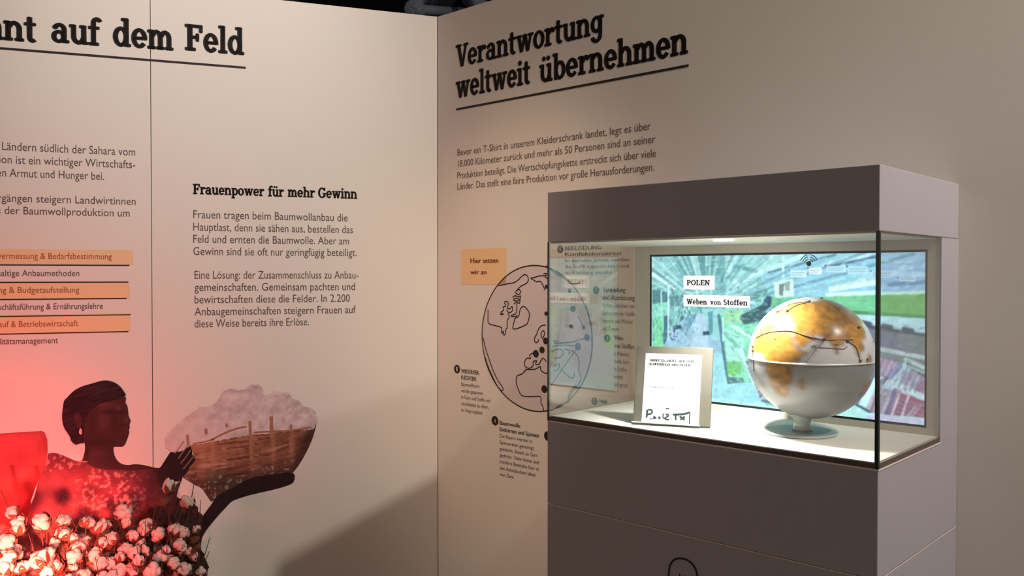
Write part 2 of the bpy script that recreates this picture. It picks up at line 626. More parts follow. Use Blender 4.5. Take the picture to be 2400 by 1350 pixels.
# introduction text cut by the frame
k = Pen(FLW, 170, 420, 'intro_paragraph', 'grey sans serif paragraph above the orange striped list', 'lettering')
for i, (tx, x0, x1, y, cap) in enumerate((('vielen Ländern südlich der Sahara vom', -64, 317, 357, 19), ('Baumwollproduktion ist ein wichtiger Wirtschafts-', -190, 317, 385, 19), ('trägt zum Kampf gegen Armut und Hunger bei.', -220, 244, 414, 19),
                           ('In speziellen Lehrgängen steigern Landwirtinnen', -190, 318, 474, 18), ('die Erträge aus der Baumwollproduktion um', -160, 304, 503, 18))):
    b = MB()
    k.line(b, tx, x0, y, x1, y, cap)
    b.build('text_line', M_INK2, k.t)

# list of topics, every other row on an orange bar
k = Pen(FLW, 150, 700, 'topic_list', 'list of ruled rows with orange bars, lit pink from below', 'lettering')
for (y0, y1, xe) in ((582, 620, 312), (664, 698, 304), (741, 776, 305)):
    b = MB()
    q0, q1 = k.p(-170, y0), k.p(xe, y1)
    b.rect(q0[0], q1[1], q1[0], q0[1])
    b.build('row_highlight', M_ORANGE, k.t)
for (y, xe) in ((622, 303), (661, 301), (699.5, 297), (737.5, 306), (777, 301)):
    b = MB()
    q0, q1 = k.p(-170, y), k.p(xe, y)
    b.rect(q0[0], q1[1] - 0.0018, q1[0], q1[1] + 0.0018, 0.0004)
    b.build('rule_line', M_INK, k.t)
for tx, x0, x1, y, m in (('Feldvermessung & Bedarfsbestimmung', -38, 262, 607, M_INKR), ('Nachhaltige Anbaumethoden', -52, 186, 647, M_INK2), ('Planung & Budgetaufstellung', -50, 186, 686.5, M_INKR),
                         ('Geschäftsführung & Ernährungslehre', -26, 241, 725, M_INK2), ('Verkauf & Betriebswirtschaft', -42, 183, 766, M_INKR), ('Qualitätsmanagement', -36, 136, 806, M_INK2)):
    b = MB()
    k.line(b, tx, x0, y, x1, y, 14, 0.0004)
    b.build('row_text', m, k.t)

# second column
k = Pen(FLW, 645, 600, 'article_lettering', 'bold serif subheading over two grey paragraphs, mid mural wall', 'lettering')
for w in (('Frauenpower', 453, 455, 619, 459, 16.5), ('für', 629, 460, 665, 461, 16.5), ('mehr', 675, 461, 738, 463, 16.5), ('Gewinn', 746, 463, 837, 466, 16.5)):
    b = MB()
    k.line(b, *w, slab=True)
    b.build('subheading_word', M_INK, k.t)
b = MB()
for tx, x1, y0, y1 in (('Frauen tragen beim Baumwollanbau die', 815, 512, 518), ('Hauptlast, denn sie sähen aus, bestellen das', 827, 541, 546), ('Feld und ernten die Baumwolle. Aber am', 818, 570, 572),
                       ('Gewinn sind sie oft nur geringfügig beteiligt.', 836, 598, 600)):
    k.line(b, tx, 453, y0, x1, y1, 18)
b.build('paragraph', M_INK2, k.t)
b = MB()
for tx, x1, y0, y1 in (('Eine Lösung: der Zusammenschluss zu Anbau-', 840, 654, 652), ('gemeinschaften. Gemeinsam pachten und', 832, 682, 680), ('bewirtschaften diese die Felder. In 2.200', 820, 711, 707),
                       ('Anbaugemeinschaften steigern Frauen auf', 834, 739, 734), ('diese Weise bereits ihre Erlöse.', 724, 768, 762)):
    k.line(b, tx, 456, y0, x1, y1, 18)
b.build('paragraph', M_INK2, k.t)

# ------------------------------------------------------------------ printed picture on the mural wall
ZA = lambda p: (p[0] / 4.615, 1080 + p[1] / 4.615)
ZB = lambda p: (100 + p[0] / 5.192, 870 + p[1] / 5.192)
ZC = lambda p: (370 + p[0] / 4.5, 880 + p[1] / 4.5)
Z3 = lambda p: (p[0] / 2.5475, 820 + p[1] / 2.5475)


def printed(name, outline, color_fn, parent, o, d, step=3.2, sub=3, m=None):
    """A printed shape: outline in photo pixels of the mural wall, ink colour from color_fn(X, Y) evaluated once over a dense net of points."""
    poly = [tuple(q) for q in (catmull(outline, sub) if sub > 1 else outline)]
    xs = [q[0] for q in poly]
    ys = [q[1] for q in poly]
    gx, gy = np.meshgrid(np.arange(min(xs) + step / 2, max(xs), step), np.arange(min(ys) + step / 2, max(ys), step))
    gx, gy = gx.ravel(), gy.ravel()
    ok = inside(poly, gx, gy)
    pts = [Vector(q) for q in poly] + [Vector((float(a), float(c))) for a, c in zip(gx[ok], gy[ok])]
    r = delaunay_2d_cdt(pts, [], [list(range(len(poly)))], 1, 1e-4)
    P = np.array([(q.x, q.y) for q in r[0]])
    ink = color_fn(P[:, 0], P[:, 1])
    verts = []
    for X, Y in P:
        u, v = FLW.px(X, Y)
        verts.append((u - o[0], v - o[1], d))
    faces = [tuple(f)[::-1] for f in r[2]]
    return link(name, mesh(name, verts, faces, m or M_PRINT, ink=np.clip(ink, 0.003, 1)), parent)


def flat(c):
    return lambda X, Y: np.tile(np.array(c), (len(X), 1))


def bump2(X, Y, cx, cy, rx, ry):
    return np.exp(-(((X - cx) / rx) ** 2 + ((Y - cy) / ry) ** 2))


def mixc(base, tint, w):
    return base * (1 - w[:, None]) + np.array(tint) * w[:, None]


def sack_ink(X, Y):
    c = np.tile(np.array((0.44, 0.065, 0.065)), (len(X), 1))
    c *= (1 + 0.22 * noise2(X / 26, Y / 40, 3) + 0.10 * noise2(X / 9, Y / 30, 4))[:, None]
    fold = np.clip(np.sin((X - 0.22 * Y) / 9.0) * 0.5 + 0.5, 0, 1) ** 6 * (Y > 1090)
    c = mixc(c, (0.13, 0.008, 0.010), fold * 0.75)
    c = mixc(c, (0.20, 0.006, 0.010), np.clip((Y - 1135 + 0.5 * X) / 50, 0, 0.9))
    c = mixc(c, (0.26, 0.05, 0.045), np.clip(1 - np.abs(Y - (1016 - 0.03 * X)) / 6, 0, 1) * 0.6)
    return c


def dress_ink(X, Y):
    c = np.tile(np.array((0.150, 0.026, 0.040)), (len(X), 1))
    weave = np.sin(X * 1.05 + 0.4 * Y) * np.sin(Y * 1.05 - 0.2 * X)
    c *= (1 + 0.30 * weave + 0.25 * noise2(X / 14, Y / 14, 8))[:, None]
    fl = np.clip(noise2(X / 7.5, Y / 7.5, 21) + 0.7 * noise2(X / 4.0, Y / 4.0, 22) - 0.15, 0, 1) * 1.5
    reg = np.clip(bump2(X, Y, 275, 1145, 75, 55) * 1.6, 0, 1) + np.clip(bump2(X, Y, 142, 1090, 40, 34) * 1.3 * (Y < 1120 - 0.2 * X + 10), 0, 1)
    c = mixc(c, (0.46, 0.24, 0.23), np.clip(fl * reg, 0, 0.85))
    c = mixc(c, (0.045, 0.016, 0.022), np.clip((X - 300 - 0.2 * (1180 - Y)) / 50, 0, 0.9))
    c = mixc(c, (0.07, 0.02, 0.03), bump2(X, Y, 110, 1155, 26, 34) * 0.6)
    return c


def skin_ink(X, Y):
    c = np.tile(np.array((0.022, 0.010, 0.011)), (len(X), 1))
    c *= (1 + 0.15 * noise2(X / 8, Y / 8, 31))[:, None]
    return c


def face_ink(X, Y):
    c = np.tile(np.array((0.048, 0.018, 0.018)), (len(X), 1))
    c = mixc(c, (0.020, 0.009, 0.011), np.clip((X - 352) / 30, 0, .9))
    px, py = (X - 100) * 5.192, (Y - 870) * 5.192
    c = mixc(c, (0.092, 0.034, 0.032), bump2(px, py, 740, 600, 80, 120) * 0.8)       # cheek
    c = mixc(c, (0.105, 0.042, 0.036), bump2(px, py, 760, 400, 110, 45) * 0.7)       # brow bone
    c = mixc(c, (0.105, 0.040, 0.034), bump2(px, py, 920, 445, 40, 40) * 0.6)
    c = mixc(c, (0.10, 0.038, 0.034), bump2(px, py, 1020, 600, 28, 50) * 0.7)        # nose
    c = mixc(c, (0.020, 0.008, 0.010), bump2(px, py, 800, 500, 75, 26) * 0.9)        # near eye
    c = mixc(c, (0.020, 0.008, 0.010), bump2(px, py, 945, 500, 50, 24) * 0.9)
    c = mixc(c, (0.030, 0.010, 0.011), bump2(px, py, 870, 610, 40, 120) * 0.6)
    c = mixc(c, (0.030, 0.008, 0.010), bump2(px, py, 985, 645, 40, 16) * 0.8)        # nostril
    c = mixc(c, (0.090, 0.022, 0.024), bump2(px, py, 985, 735, 55, 24) * 0.9)        # lips
    c = mixc(c, (0.024, 0.007, 0.009), bump2(px, py, 975, 735, 60, 7) * 0.9)
    c = mixc(c, (0.024, 0.010, 0.011), bump2(px, py, 640, 860, 200, 60) * 0.7)       # jaw
    c = mixc(c, (0.030, 0.011, 0.012), bump2(px, py, 600, 640, 70, 160) * 0.7)
    c = mixc(c, (0.085, 0.034, 0.030), bump2(px, py, 650, 1000, 110, 60) * 0.6)      # neck
    c = mixc(c, (0.022, 0.008, 0.010), bump2(px, py, 540, 1000, 25, 110) * 0.8)
    return c


def hair_ink(X, Y):
    c = np.tile(np.array((0.020, 0.008, 0.013)), (len(X), 1))
    s = noise2((X * 0.35 + Y) / 3.0, (X - 0.35 * Y) / 26, 41)
    return c * (1 + 0.7 * s)[:, None] + 0.008 * bump2(X, Y, 235, 915, 40, 14)[:, None]


def basket_ink(X, Y):
    c = np.tile(np.array((0.30, 0.125, 0.075)), (len(X), 1))
    yy = Y + 0.16 * (X - 560) + 0.0004 * (X - 560) ** 2
    c *= (1 + 0.28 * noise2(X / 30, yy / 3.2, 51) + 0.22 * noise2(X / 5, yy / 5, 52) + .12 * noise2(X / 40, yy / 22, 57))[:, None]
    st = np.clip(noise2(X / 45, yy / 3.6, 53) * 1.4 - 0.45, 0, 1)
    c = mixc(c, (0.10, 0.030, 0.020), np.clip(st * 1.3, 0, .9))
    c = mixc(c, (0.12, 0.040, 0.030), np.clip((X - 600) / 130, 0, .45))
    st = np.clip(noise2(X / 40, yy / 3.0, 54) * 1.4 - 0.65, 0, 1)
    c = mixc(c, (0.60, 0.36, 0.26), st)
    for cx in (496, 587, 637, 682):
        w = bump2(X, 0 * Y, cx + 0.06 * (1050 - 1000), 0, 5.5, 1)
        c = mixc(c, (0.47, 0.21, 0.115), w * 0.55)
    c = mixc(c, (0.52, 0.22, 0.12), bump2(X, Y, 475, 1045, 45, 22) * 0.5)
    edge = np.clip((X + 0.42 * (Y - 985) - 715) / 22, 0, 1)
    hatch = 0.5 + 0.5 * np.sin((X + Y) * 1.0)
    c = mixc(c, (0.035, 0.014, 0.014), edge * (0.55 + 0.4 * hatch))
    c = mixc(c, (0.07, 0.025, 0.025), np.clip((Y - 1085 + 0.15 * (X - 500)) / 55, 0, 0.88))
    sp = np.clip(noise2(X / 5, Y / 5, 55) * 2 - 0.9, 0, 1) * (yy > 1105)
    c = mixc(c, (0.55, 0.44, 0.38), sp * 0.7)
    return c


def fluff_ink(X, Y):
    c = np.tile(np.array((0.57, 0.46, 0.47)), (len(X), 1))
    c *= (1 + 0.20 * noise2(X / 17, Y / 15, 61) + 0.14 * noise2(X / 7, Y / 7, 62))[:, None]
    sp = np.clip(noise2(X / 8, Y / 8, 63) * 2.2 - 1.1, 0, 1) * np.clip((X - 470) / 150, 0.12, 1)
    c = mixc(c, (0.30, 0.19, 0.19), sp * 0.55)
    c = mixc(c, (0.62, 0.53, 0.49), np.clip(1 - (X - 385) / 140, 0, 0.6))
    return c


def field_ink(X, Y):
    c = np.tile(np.array((0.085, 0.022, 0.022)), (len(X), 1))
    c = mixc(c, (0.035, 0.016, 0.015), np.clip((X - 260) / 160, 0, 1))
    c *= (1 + 0.5 * noise2(X / 3.2, Y / 16, 71) + 0.3 * noise2(X / 7, Y / 7, 72))[:, None]
    bl = np.clip(noise2(X / 11, Y / 11, 73) * 2.2 - 0.75 + 0.25 * noise2(X / 4, Y / 4, 74), 0, 1) * np.clip((Y - 1225) / 40, 0, 1)
    c = mixc(c, (0.46, 0.33, 0.30), bl * 0.8)
    return c


def blob_edge(pts, amp, seed, step=9):
    """Roughens an outline into small lumps."""
    rnd = random.Random(seed)
    out = []
    n = len(pts)
    for i in range(n):
        a, c = Vector(pts[i]), Vector(pts[(i + 1) % n])
        k = max(1, int((c - a).length / step))
        for j in range(k):
            out.append(a.lerp(c, j / k) + Vector((rnd.uniform(-amp, amp), rnd.uniform(-amp, amp))))
    return out


# the sack behind the woman
o = FLW.px(60, 1100)
t = thing('cloth_sack', 'red cloth sack printed on the wall behind the woman, glowing in red light', 'sack', FLW.mat(o[0], o[1], 0.0006))
printed('sack_cloth', [(-60, 1018), (0, 1016), (60, 1012), (98, 1010), (105, 1014), (111, 1030), (112, 1060), (108, 1088), (98, 1112), (82, 1146), (72, 1175), (76, 1230), (70, 1290), (60, 1400), (-60, 1400)], sack_ink, t, o, 0.0, 4, 1)

# the woman
o = FLW.px(230, 1120)
t = thing('person', 'life-size printed woman in a dark red patterned dress holding out a basket', 'person', FLW.mat(o[0], o[1], 0.0010))
# far arm reaching under the basket, near arm and hand, neck, shoulders and face: one body
arm = [Z3(p) for p in ((1750, 735), (1752, 790), (1700, 815), (1640, 832), (1520, 860), (1400, 895), (1340, 950), (1290, 1005), (1230, 1080), (1205, 1130), (1195, 1190), (1160, 1210), (1150, 1120), (1190, 1030), (1215, 985), (1275, 905), (1300, 870), (1400, 815), (1500, 765), (1640, 740))]
printed('forearm', arm, skin_ink, t, o, 0.0)
body = [ZB(p) for p in ((985, 300), (1008, 380), (1032, 430), (1040, 480), (1046, 540), (1060, 575), (1071, 605), (1058, 650), (1060, 690), (1050, 715), (1054, 745), (1045, 780), (1020, 850), (1002, 890), (975, 915), (930, 918), (875, 918), (862, 935), (866, 990), (885, 1050), (920, 1098), (970, 1130), (1040, 1142),
                        (1120, 1130), (1230, 1142), (1330, 1165), (1420, 1175), (1465, 1120), (1510, 1050), (1555, 985), (1620, 930), (1660, 890), (1700, 850), (1738, 790), (1755, 770), (1775, 800), (1778, 850), (1798, 880), (1800, 925), (1815, 960), (1822, 1010), (1846, 1050), (1852, 1085), (1820, 1130), (1790, 1160), (1760, 1230),
                        (1700, 1290), (1690, 1330), (1640, 1340), (1600, 1350), (1540, 1430), (1500, 1520), (1440, 1620), (1380, 1690), (1150, 1560), (900, 1420), (600, 1300), (440, 1160), (430, 1100), (478, 1085), (500, 1020), (516, 950), (512, 880), (480, 700), (500, 520), (640, 330))]
printed('body', body, face_ink, t, o, 0.0004, 2.6)
# fingers of the hand: fine light gaps between them
b = MB()
for q in (((1720, 850), (1660, 930), (1610, 1000)), ((1770, 900), (1700, 990), (1650, 1060)), ((1800, 960), (1730, 1060), (1680, 1120)), ((1830, 1040), (1760, 1130), (1710, 1190))):
    pts = [FLW.px(*ZB(p)) for p in q]
    b.stroke([(p[0] - o[0], p[1] - o[1]) for p in pts], 0.0035, 0.0016)
M_KNUCKLE = mat('finger_gap_print', (0.30, 0.15, 0.11), 0.7, 0.2, noise=0.1)
b.build('finger_gaps', M_KNUCKLE, t)
dress = [Z3(p) for p in ((290, 618), (345, 618), (400, 640), (450, 662), (500, 668), (540, 690), (600, 712), (700, 716), (800, 718), (880, 712), (930, 720), (940, 780), (980, 830), (1060, 800), (1085, 775), (1050, 900), (1130, 930), (1170, 1000), (1205, 1060), (1195, 1180), (1180, 1400), (180, 1400), (170, 1000), (205, 880), (225, 800), (255, 730), (282, 660))]
printed('dress', dress, dress_ink, t, o, 0.0008, 2.8, 2)
hair = [ZB(p) for p in ((1012, 285), (1004, 300), (985, 308), (940, 335), (850, 355), (760, 375), (690, 395), (630, 440), (560, 500), (520, 590), (505, 680), (495, 780), (505, 868), (470, 876), (445, 882), (410, 893), (370, 872), (345, 838), (335, 800), (300, 745), (265, 690), (243, 620), (238, 540), (246, 450), (262, 360), (300, 318), (345, 270), (400, 225), (480, 185), (570, 158), (660, 132), (735, 114), (790, 114), (850, 128), (905, 155), (950, 195), (980, 235))]
printed('hair', hair, hair_ink, t, o, 0.0012, 2.6)
ear = [ZB(p) for p in ((420, 510), (455, 520), (470, 570), (468, 640), (462, 690), (440, 690), (415, 650), (385, 600), (380, 540))]
printed('ear', ear, flat((0.055, 0.018, 0.020)), t, o, 0.0016)
b = MB()
q = [FLW.px(*ZB(p)) for p in ((462, 690), (480, 725), (476, 760), (462, 770), (446, 755), (446, 720))]
b.quad([(p[0] - o[0], p[1] - o[1]) for p in catmull(q, 4)][::-1], 0.0020)
b.build('earring', mat('pearl_print', (0.62, 0.42, 0.38), 0.6, 0.2, noise=0.1), t)['label'] = 'small pale earring'
b = MB()
q = [FLW.px(*ZB(p)) for p in ((425, 1098), (470, 1098), (545, 1100))]
b.stroke([(p[0] - o[0], p[1] - o[1]) for p in q], 0.004, 0.0020)
b.build('neckline_trim', mat('neckline_print', (0.55, 0.22, 0.20), 0.6, 0.2, noise=0.1), t)

# basket of cotton
o = FLW.px(580, 1050)
t = thing('basket', 'woven brown basket heaped with raw cotton in the printed woman\'s hand', 'basket', FLW.mat(o[0], o[1], 0.0016))
heap = [ZC(p) for p in ((70, 660), (110, 600), (200, 520), (290, 440), (380, 370), (440, 335), (530, 330), (600, 300), (660, 230), (700, 150), (780, 135), (860, 155), (930, 140), (980, 100), (1060, 95), (1100, 130), (1110, 195), (1160, 210), (1220, 160), (1300, 180), (1370, 175), (1420, 240), (1490, 265), (1530, 320), (1600, 340), (1660, 370), (1680, 440), (1690, 480), (1640, 560), (1300, 600), (900, 640), (340, 740), (250, 800), (150, 810), (90, 760))]
printed('cotton_heap', blob_edge(heap, 1.6, 5, 5), fluff_ink, t, o, 0.0, 3.0, 1)
bas = [ZC(p) for p in ((340, 735), (430, 700), (560, 665), (700, 605), (850, 550), (940, 535), (1010, 590), (1150, 600), (1250, 575), (1400, 570), (1560, 545), (1660, 500), (1678, 470), (1672, 520), (1640, 640), (1600, 740), (1540, 860), (1470, 970), (1400, 1060), (1420, 1080), (1415, 1130), (1370, 1150), (1200, 1210), (1010, 1250), (880, 1290), (760, 1330), (650, 1350), (560, 1330), (470, 1200), (400, 1160), (250, 1070), (220, 1050), (300, 1000), (380, 870), (360, 800))]
# the outline dips behind the hand, which is drawn over it
printed('woven_side', bas, basket_ink, t, o, -0.0014, 3.0, 2)
b = MB()
for q, w in ((((560, 680), (720, 600), (850, 555), (935, 540)), 0.006), (((370, 720), (480, 700), (600, 672)), 0.005), (((1010, 600), (1200, 590), (1400, 580), (1620, 545)), 0.006)):
    pts = [FLW.px(*ZC(p)) for p in q]
    b.stroke(catmull([(p[0] - o[0], p[1] - o[1]) for p in pts], 4, False), w, 0.0003)
b.build('rim_band', mat('cane_print', (0.34, 0.125, 0.06), 0.65, 0.2, noise=0.2, scale=60), t)
M_STAKE = mat('stake_print', (0.36, 0.165, 0.10), 0.65, 0.2, noise=0.25, scale=60)
for (x0, y0, x1, y1, w) in ((970, 480, 985, 900, 0.010), (1195, 430, 1200, 660, 0.013), (1405, 515, 1402, 600, 0.008), (505, 560, 512, 620, 0.011), (725, 505, 728, 545, 0.009), (312, 625, 322, 735, 0.009)):
    b = MB()
    a, c = FLW.px(*ZC((x0, y0))), FLW.px(*ZC((x1, y1)))
    b.stroke([(a[0] - o[0], a[1] - o[1]), (c[0] - o[0], c[1] - o[1])], w, 0.0006)
    b.build('stake_end', M_STAKE, t)

# printed cotton field at the foot of the picture
o = FLW.px(250, 1330)
t = thing('field_print', 'dark printed cotton field at the foot of the mural, behind the real stalks', 'wall picture', FLW.mat(o[0], o[1], 0.0022))
fld = [(-60, 1235), (40, 1228), (120, 1222), (200, 1215), (300, 1216), (350, 1190), (372, 1172), (400, 1160), (440, 1172), (462, 1185), (476, 1215), (474, 1245), (470, 1290), (486, 1320), (488, 1400), (480, 1700), (476, 2060), (-60, 2060)]
printed('field', blob_edge(fld, 4, 11, 9), field_ink, t, o, 0.0, 4.2, 1)

# ------------------------------------------------------------------ real cotton stalks in front of the mural
rnd = random.Random(4)


def boll_mesh(seed):
    r = random.Random(seed)
    bm = bmesh.new()
    lobes = r.choice((4, 5))
    for i in range(lobes + 1):
        a = 2 * PI * i / lobes + r.uniform(-.2, .2)
        c = Vector((math.cos(a) * 0.011, math.sin(a) * 0.011, r.uniform(0.010, 0.016))) if i < lobes else Vector((0, 0, 0.021))
        res = bmesh.ops.create_icosphere(bm, subdivisions=2, radius=r.uniform(0.0115, 0.0145))
        for v in res['verts']:
            n = v.co.normalized()
            k = 1 + 0.22 * math.sin(n.x * 7 + seed) * math.sin(n.y * 8 + i) + 0.10 * math.sin(n.z * 15 + i * 2) + r.uniform(-.06, .06)
            v.co = Vector((v.co.x * k, v.co.y * k, v.co.z * k * 1.15)) + c
    bm.verts.index_update()
    me = mesh('boll', [v.co for v in bm.verts], [[v.index for v in f.verts] for f in bm.faces], M_BOLL, smooth=True)
    bm.free()
    return me


def bract_mesh(seed):
    r = random.Random(seed)
    b = MB()
    for i in range(5):
        a = 2 * PI * (i + 0.5) / 5 + r.uniform(-.2, .2)
        ca, sa = math.cos(a), math.sin(a)
        t = Vector((-sa, ca, 0))
        prof = [(0.003, -0.004, 0.004), (0.014, -0.002, 0.0085), (0.0235, 0.008, 0.007), (0.027 + r.uniform(-.003, .004), 0.016 + r.uniform(-.006, .008), 0.0006)]
        top, bot = [], []
        for (rr, z, w) in prof:
            c = Vector((ca * rr, sa * rr, z))
            for s in (-1, 1):
                top.append(c + t * w * s)
                bot.append(c + t * w * s + Vector((ca * 0.0012, sa * 0.0012, -0.0012)))
        n = len(top)
        f = []
        for q in range(3):
            f += [(2 * q, 2 * q + 1, 2 * q + 3, 2 * q + 2), (n + 2 * q + 2, n + 2 * q + 3, n + 2 * q + 1, n + 2 * q), (2 * q, 2 * q + 2, n + 2 * q + 2, n + 2 * q), (2 * q + 3, 2 * q + 1, n + 2 * q + 1, n + 2 * q + 3)]
        b.add(top + bot, f)
    return mesh('bract', b.v, b.f, M_BRACT)


BOLLS = [boll_mesh(s) for s in range(5)]
BRACTS = [bract_mesh(s) for s in range(3)]

# each stalk: label, distance from the wall, bolls as (zoom x, zoom y, size)
DENSE = 'dry cotton stalks standing in front of the mural'
GENERIC = 'dry cotton stalk with open bolls in the crowded middle of the clump'
STALKS = [
    ('tall cotton stalk with one boll in front of the printed forearm', 0.14, None, [(1835, 290, 1.15), (1850, 1000, 1.0)]),
    ('cotton stalk with a dim boll hanging below the basket', 0.12, None, [(2050, 430, 1.15), (2030, 790, .95), (2000, 970, .8)]),
    ('thin cotton stalk at the edge of the clump nearest the wall corner', 0.12, None, [(2150, 710, .9), (2120, 1040, .95), (2170, 1150, 1.0)]),
    ('cotton stalk with pink bolls standing highest in front of the dress', 0.15, None, [(1290, 520, 1.2), (1180, 660, .9), (1340, 650, .9)]),
    ('cotton stalk with two glowing bolls below the patterned sleeve', 0.26, None, [(500, 600, 1.25), (430, 620, .9), (680, 600, 1.15)]),
    ('cotton stalk with two cream bolls below the red sack', 0.26, None, [(225, 640, 1.15), (205, 720, 1.1), (170, 540, .8)]),
    ('overexposed cotton stalk cut by the picture edge, lower red sack', 0.30, None, [(55, 850, 1.2), (110, 940, 1.3), (30, 960, 1.1)]),
    ('cotton stalk with cream curled bolls under the dress hem', 0.24, None, [(690, 780, 1.25), (745, 810, 1.0), (620, 830, .8)]),
    ('cotton stalk whose cream bolls lean together beside the pink one', 0.22, None, [(930, 640, 1.1), (1035, 730, 1.1), (950, 830, 1.2)]),
    ('low cotton stalk with a wide cream boll beside the pink wall patch', 0.34, None, [(400, 1060, 1.4), (480, 1050, 1.2), (250, 1130, 1.1)]),
    ('lowest cream cotton stalk near the bottom of the red sack', 0.36, None, [(40, 1140, 1.3), (150, 1000, 1.0), (20, 1230, 1.1)]),
    ('cotton stalk with a split white boll lowest under the dress', 0.34, None, [(600, 1140, 1.25), (530, 1200, 1.1), (700, 1235, 1.0)]),
    ('cotton stalk with pale bolls midway between cream and pink ones', 0.28, None, [(840, 930, 1.25), (780, 960, 1.0), (890, 1000, .9)]),
    ('cotton stalk with the roundest pink boll low in the clump', 0.30, None, [(1620, 1150, 1.35), (1520, 1060, 1.0), (1430, 1190, .9)]),
    ('cotton stalk with a dusty peach boll in front of the dark skirt', 0.16, None, [(1560, 690, 1.1), (1640, 680, 1.2), (1730, 740, 1.0)]),
    ('cotton stalk with dull bolls under the reaching hand', 0.15, None, [(1860, 760, 1.05), (1935, 740, 1.05), (1900, 860, 1.0)]),
    (GENERIC, 0.20, DENSE, [(1190, 810, 1.1), (1100, 845, 1.0), (1250, 820, .9)]),
    (GENERIC, 0.22, DENSE, [(1340, 920, 1.1), (1400, 970, 1.1), (1290, 1000, .9)]),
    (GENERIC, 0.26, DENSE, [(1130, 1050, 1.1), (1230, 1100, 1.15), (1300, 1040, .9)]),
    (GENERIC, 0.22, DENSE, [(1080, 960, 1.05), (1000, 1010, .8), (1020, 1150, 1.0)]),
    (GENERIC, 0.20, DENSE, [(1730, 1020, 1.15), (1850, 1060, 1.0), (1790, 950, .8)]),
    (GENERIC, 0.18, DENSE, [(1460, 800, .9), (1400, 790, .85), (1520, 870, .9)]),
    (GENERIC, 0.24, DENSE, [(1480, 960, .95), (1560, 930, .8), (1460, 1080, 1.0)]),
    (GENERIC, 0.30, DENSE, [(860, 1220, 1.1), (960, 1230, 1.0), (760, 1130, .8)]),
    (GENERIC, 0.30, DENSE, [(1180, 1225, 1.05), (1300, 1220, 1.1), (1090, 1220, .9)]),
    ('cotton stalk with grey lavender bolls low beside the bare wall', 0.16, None, [(1980, 1110, 1.1), (1960, 920, .95), (1985, 1230, 1.15)]),
]
bi = 0
for label, d, grp, bolls in STALKS:
    pos = [FLW.px(*ZA((x, y)), d) for x, y, _ in bolls]
    ub = sum(p[0] for p in pos) / len(pos) + rnd.uniform(-.03, .03)
    base = FLW.w(ub, 0, d)
    t = thing('cotton_stalk', label, 'cotton plant', FLW.mat(ub, 0, d), DENSE)
    mb = MB()
    top = max(range(len(pos)), key=lambda i: pos[i][1])
    hu, hv = pos[top][0] - ub, pos[top][1]

    def stem_at(z):
        return Vector((hu * (z / hv) ** 1.5, z, 0.012 * math.sin(z * 9 + ub * 40)))
    mb.tube([stem_at(hv * i / 9) for i in range(10)], [0.0042 - 0.0022 * i / 9 for i in range(10)], 7)
    for i, (p, (_, _, s)) in enumerate(zip(pos, bolls)):
        end = stem_at(hv) if i == top else Vector((p[0] - ub, p[1], rnd.uniform(-.02, .03)))
        if i != top:
            a = stem_at(min(max(end.y - 0.13, 0.2), hv * 0.9))
            mb.tube([a, a.lerp(end, .5) + Vector((0, -0.015, 0)), end - Vector((0, 0.012, 0)), end], [0.0025, 0.0022, 0.0019, 0.0019], 6)
        rot = Matrix.Rotation(-PI / 2 + rnd.uniform(-.7, 1.3), 4, 'X') @ Matrix.Rotation(rnd.uniform(-.9, .9), 4, 'Y') @ Matrix.Rotation(rnd.uniform(0, 6.28), 4, 'Z')
        Mb = Matrix.Translation(end - Vector((0, 0.016 * s, 0))) @ rot @ Matrix.Diagonal((s * rnd.uniform(.72, 1.1), s * rnd.uniform(.72, 1.1), s * rnd.uniform(.75, 1.3), 1))
        bo = link('boll', BOLLS[bi % 5], t, Mb)
        br = link('bract', BRACTS[bi % 3], bo)
        bi += 1
    for j in range(4):
        z0 = hv * rnd.uniform(.72, .97)
        a = stem_at(z0)
        e = a + Vector((rnd.uniform(-.05, .05), rnd.uniform(.05, .13), rnd.uniform(-.03, .03)))
        mb.tube([a, a.lerp(e, .5) + Vector((0, -.008, 0)), e], [0.0020, 0.0016, 0.0011], 5)
    mb.build('stem', M_STEM, t, smooth=True)
    # shrivelled dry leaves
    for j in range(3):
        a = stem_at(hv * rnd.uniform(.70, .98)) + Vector((rnd.uniform(-.012, .012), 0, .004))
        lf = MB()
        L, w, q = rnd.uniform(.028, .05), rnd.uniform(.008, .014), rnd.uniform(0, 2 * PI)
        dv = Vector((math.cos(q), math.sin(q) * .6 - .3, rnd.uniform(-.2, .5)))
        sv = dv.cross(Vector((.2, .1, 1))).normalized()
        up = dv.cross(sv)
        row = [(0, .15), (.3, .9), (.6, 1), (.85, .5), (1, .05)]
        vs = []
        for tt, ww in row:
            c = a + dv * L * tt + up * .010 * math.sin(tt * 4 + q)
            vs += [c + sv * w * ww + up * .004, c + sv * w * ww + up * .0028, c - sv * w * ww + up * .004, c - sv * w * ww + up * .0028]
        fs = []
        for i in range(4):
            b0, b1 = 4 * i, 4 * i + 4
            fs += [(b0, b0 + 2, b1 + 2, b1), (b0 + 1, b1 + 1, b1 + 3, b0 + 3), (b0, b1, b1 + 1, b0 + 1), (b0 + 2, b0 + 3, b1 + 3, b1 + 2)]
        lf.add(vs, fs).build('dry_leaf', M_BRACT, t)
redo.location = FLW.w(FLW.px(-110, 1000, 0.5)[0], 0.92, 0.48)
aim(redo, FLW.w(FLW.px(40, 950)[0], 1.12, 0.0))
red_fill.location = FLW.w(FLW.px(60, 1300, 0.3)[0] - 0.03, 0.76, 0.98)
aim(red_fill, FLW.w(FLW.px(75, 1235, 0.28)[0], 0.70, 0.28))
red_fill2.location = FLW.w(FLW.px(230, 1300, 0.3)[0], 0.74, 0.98)
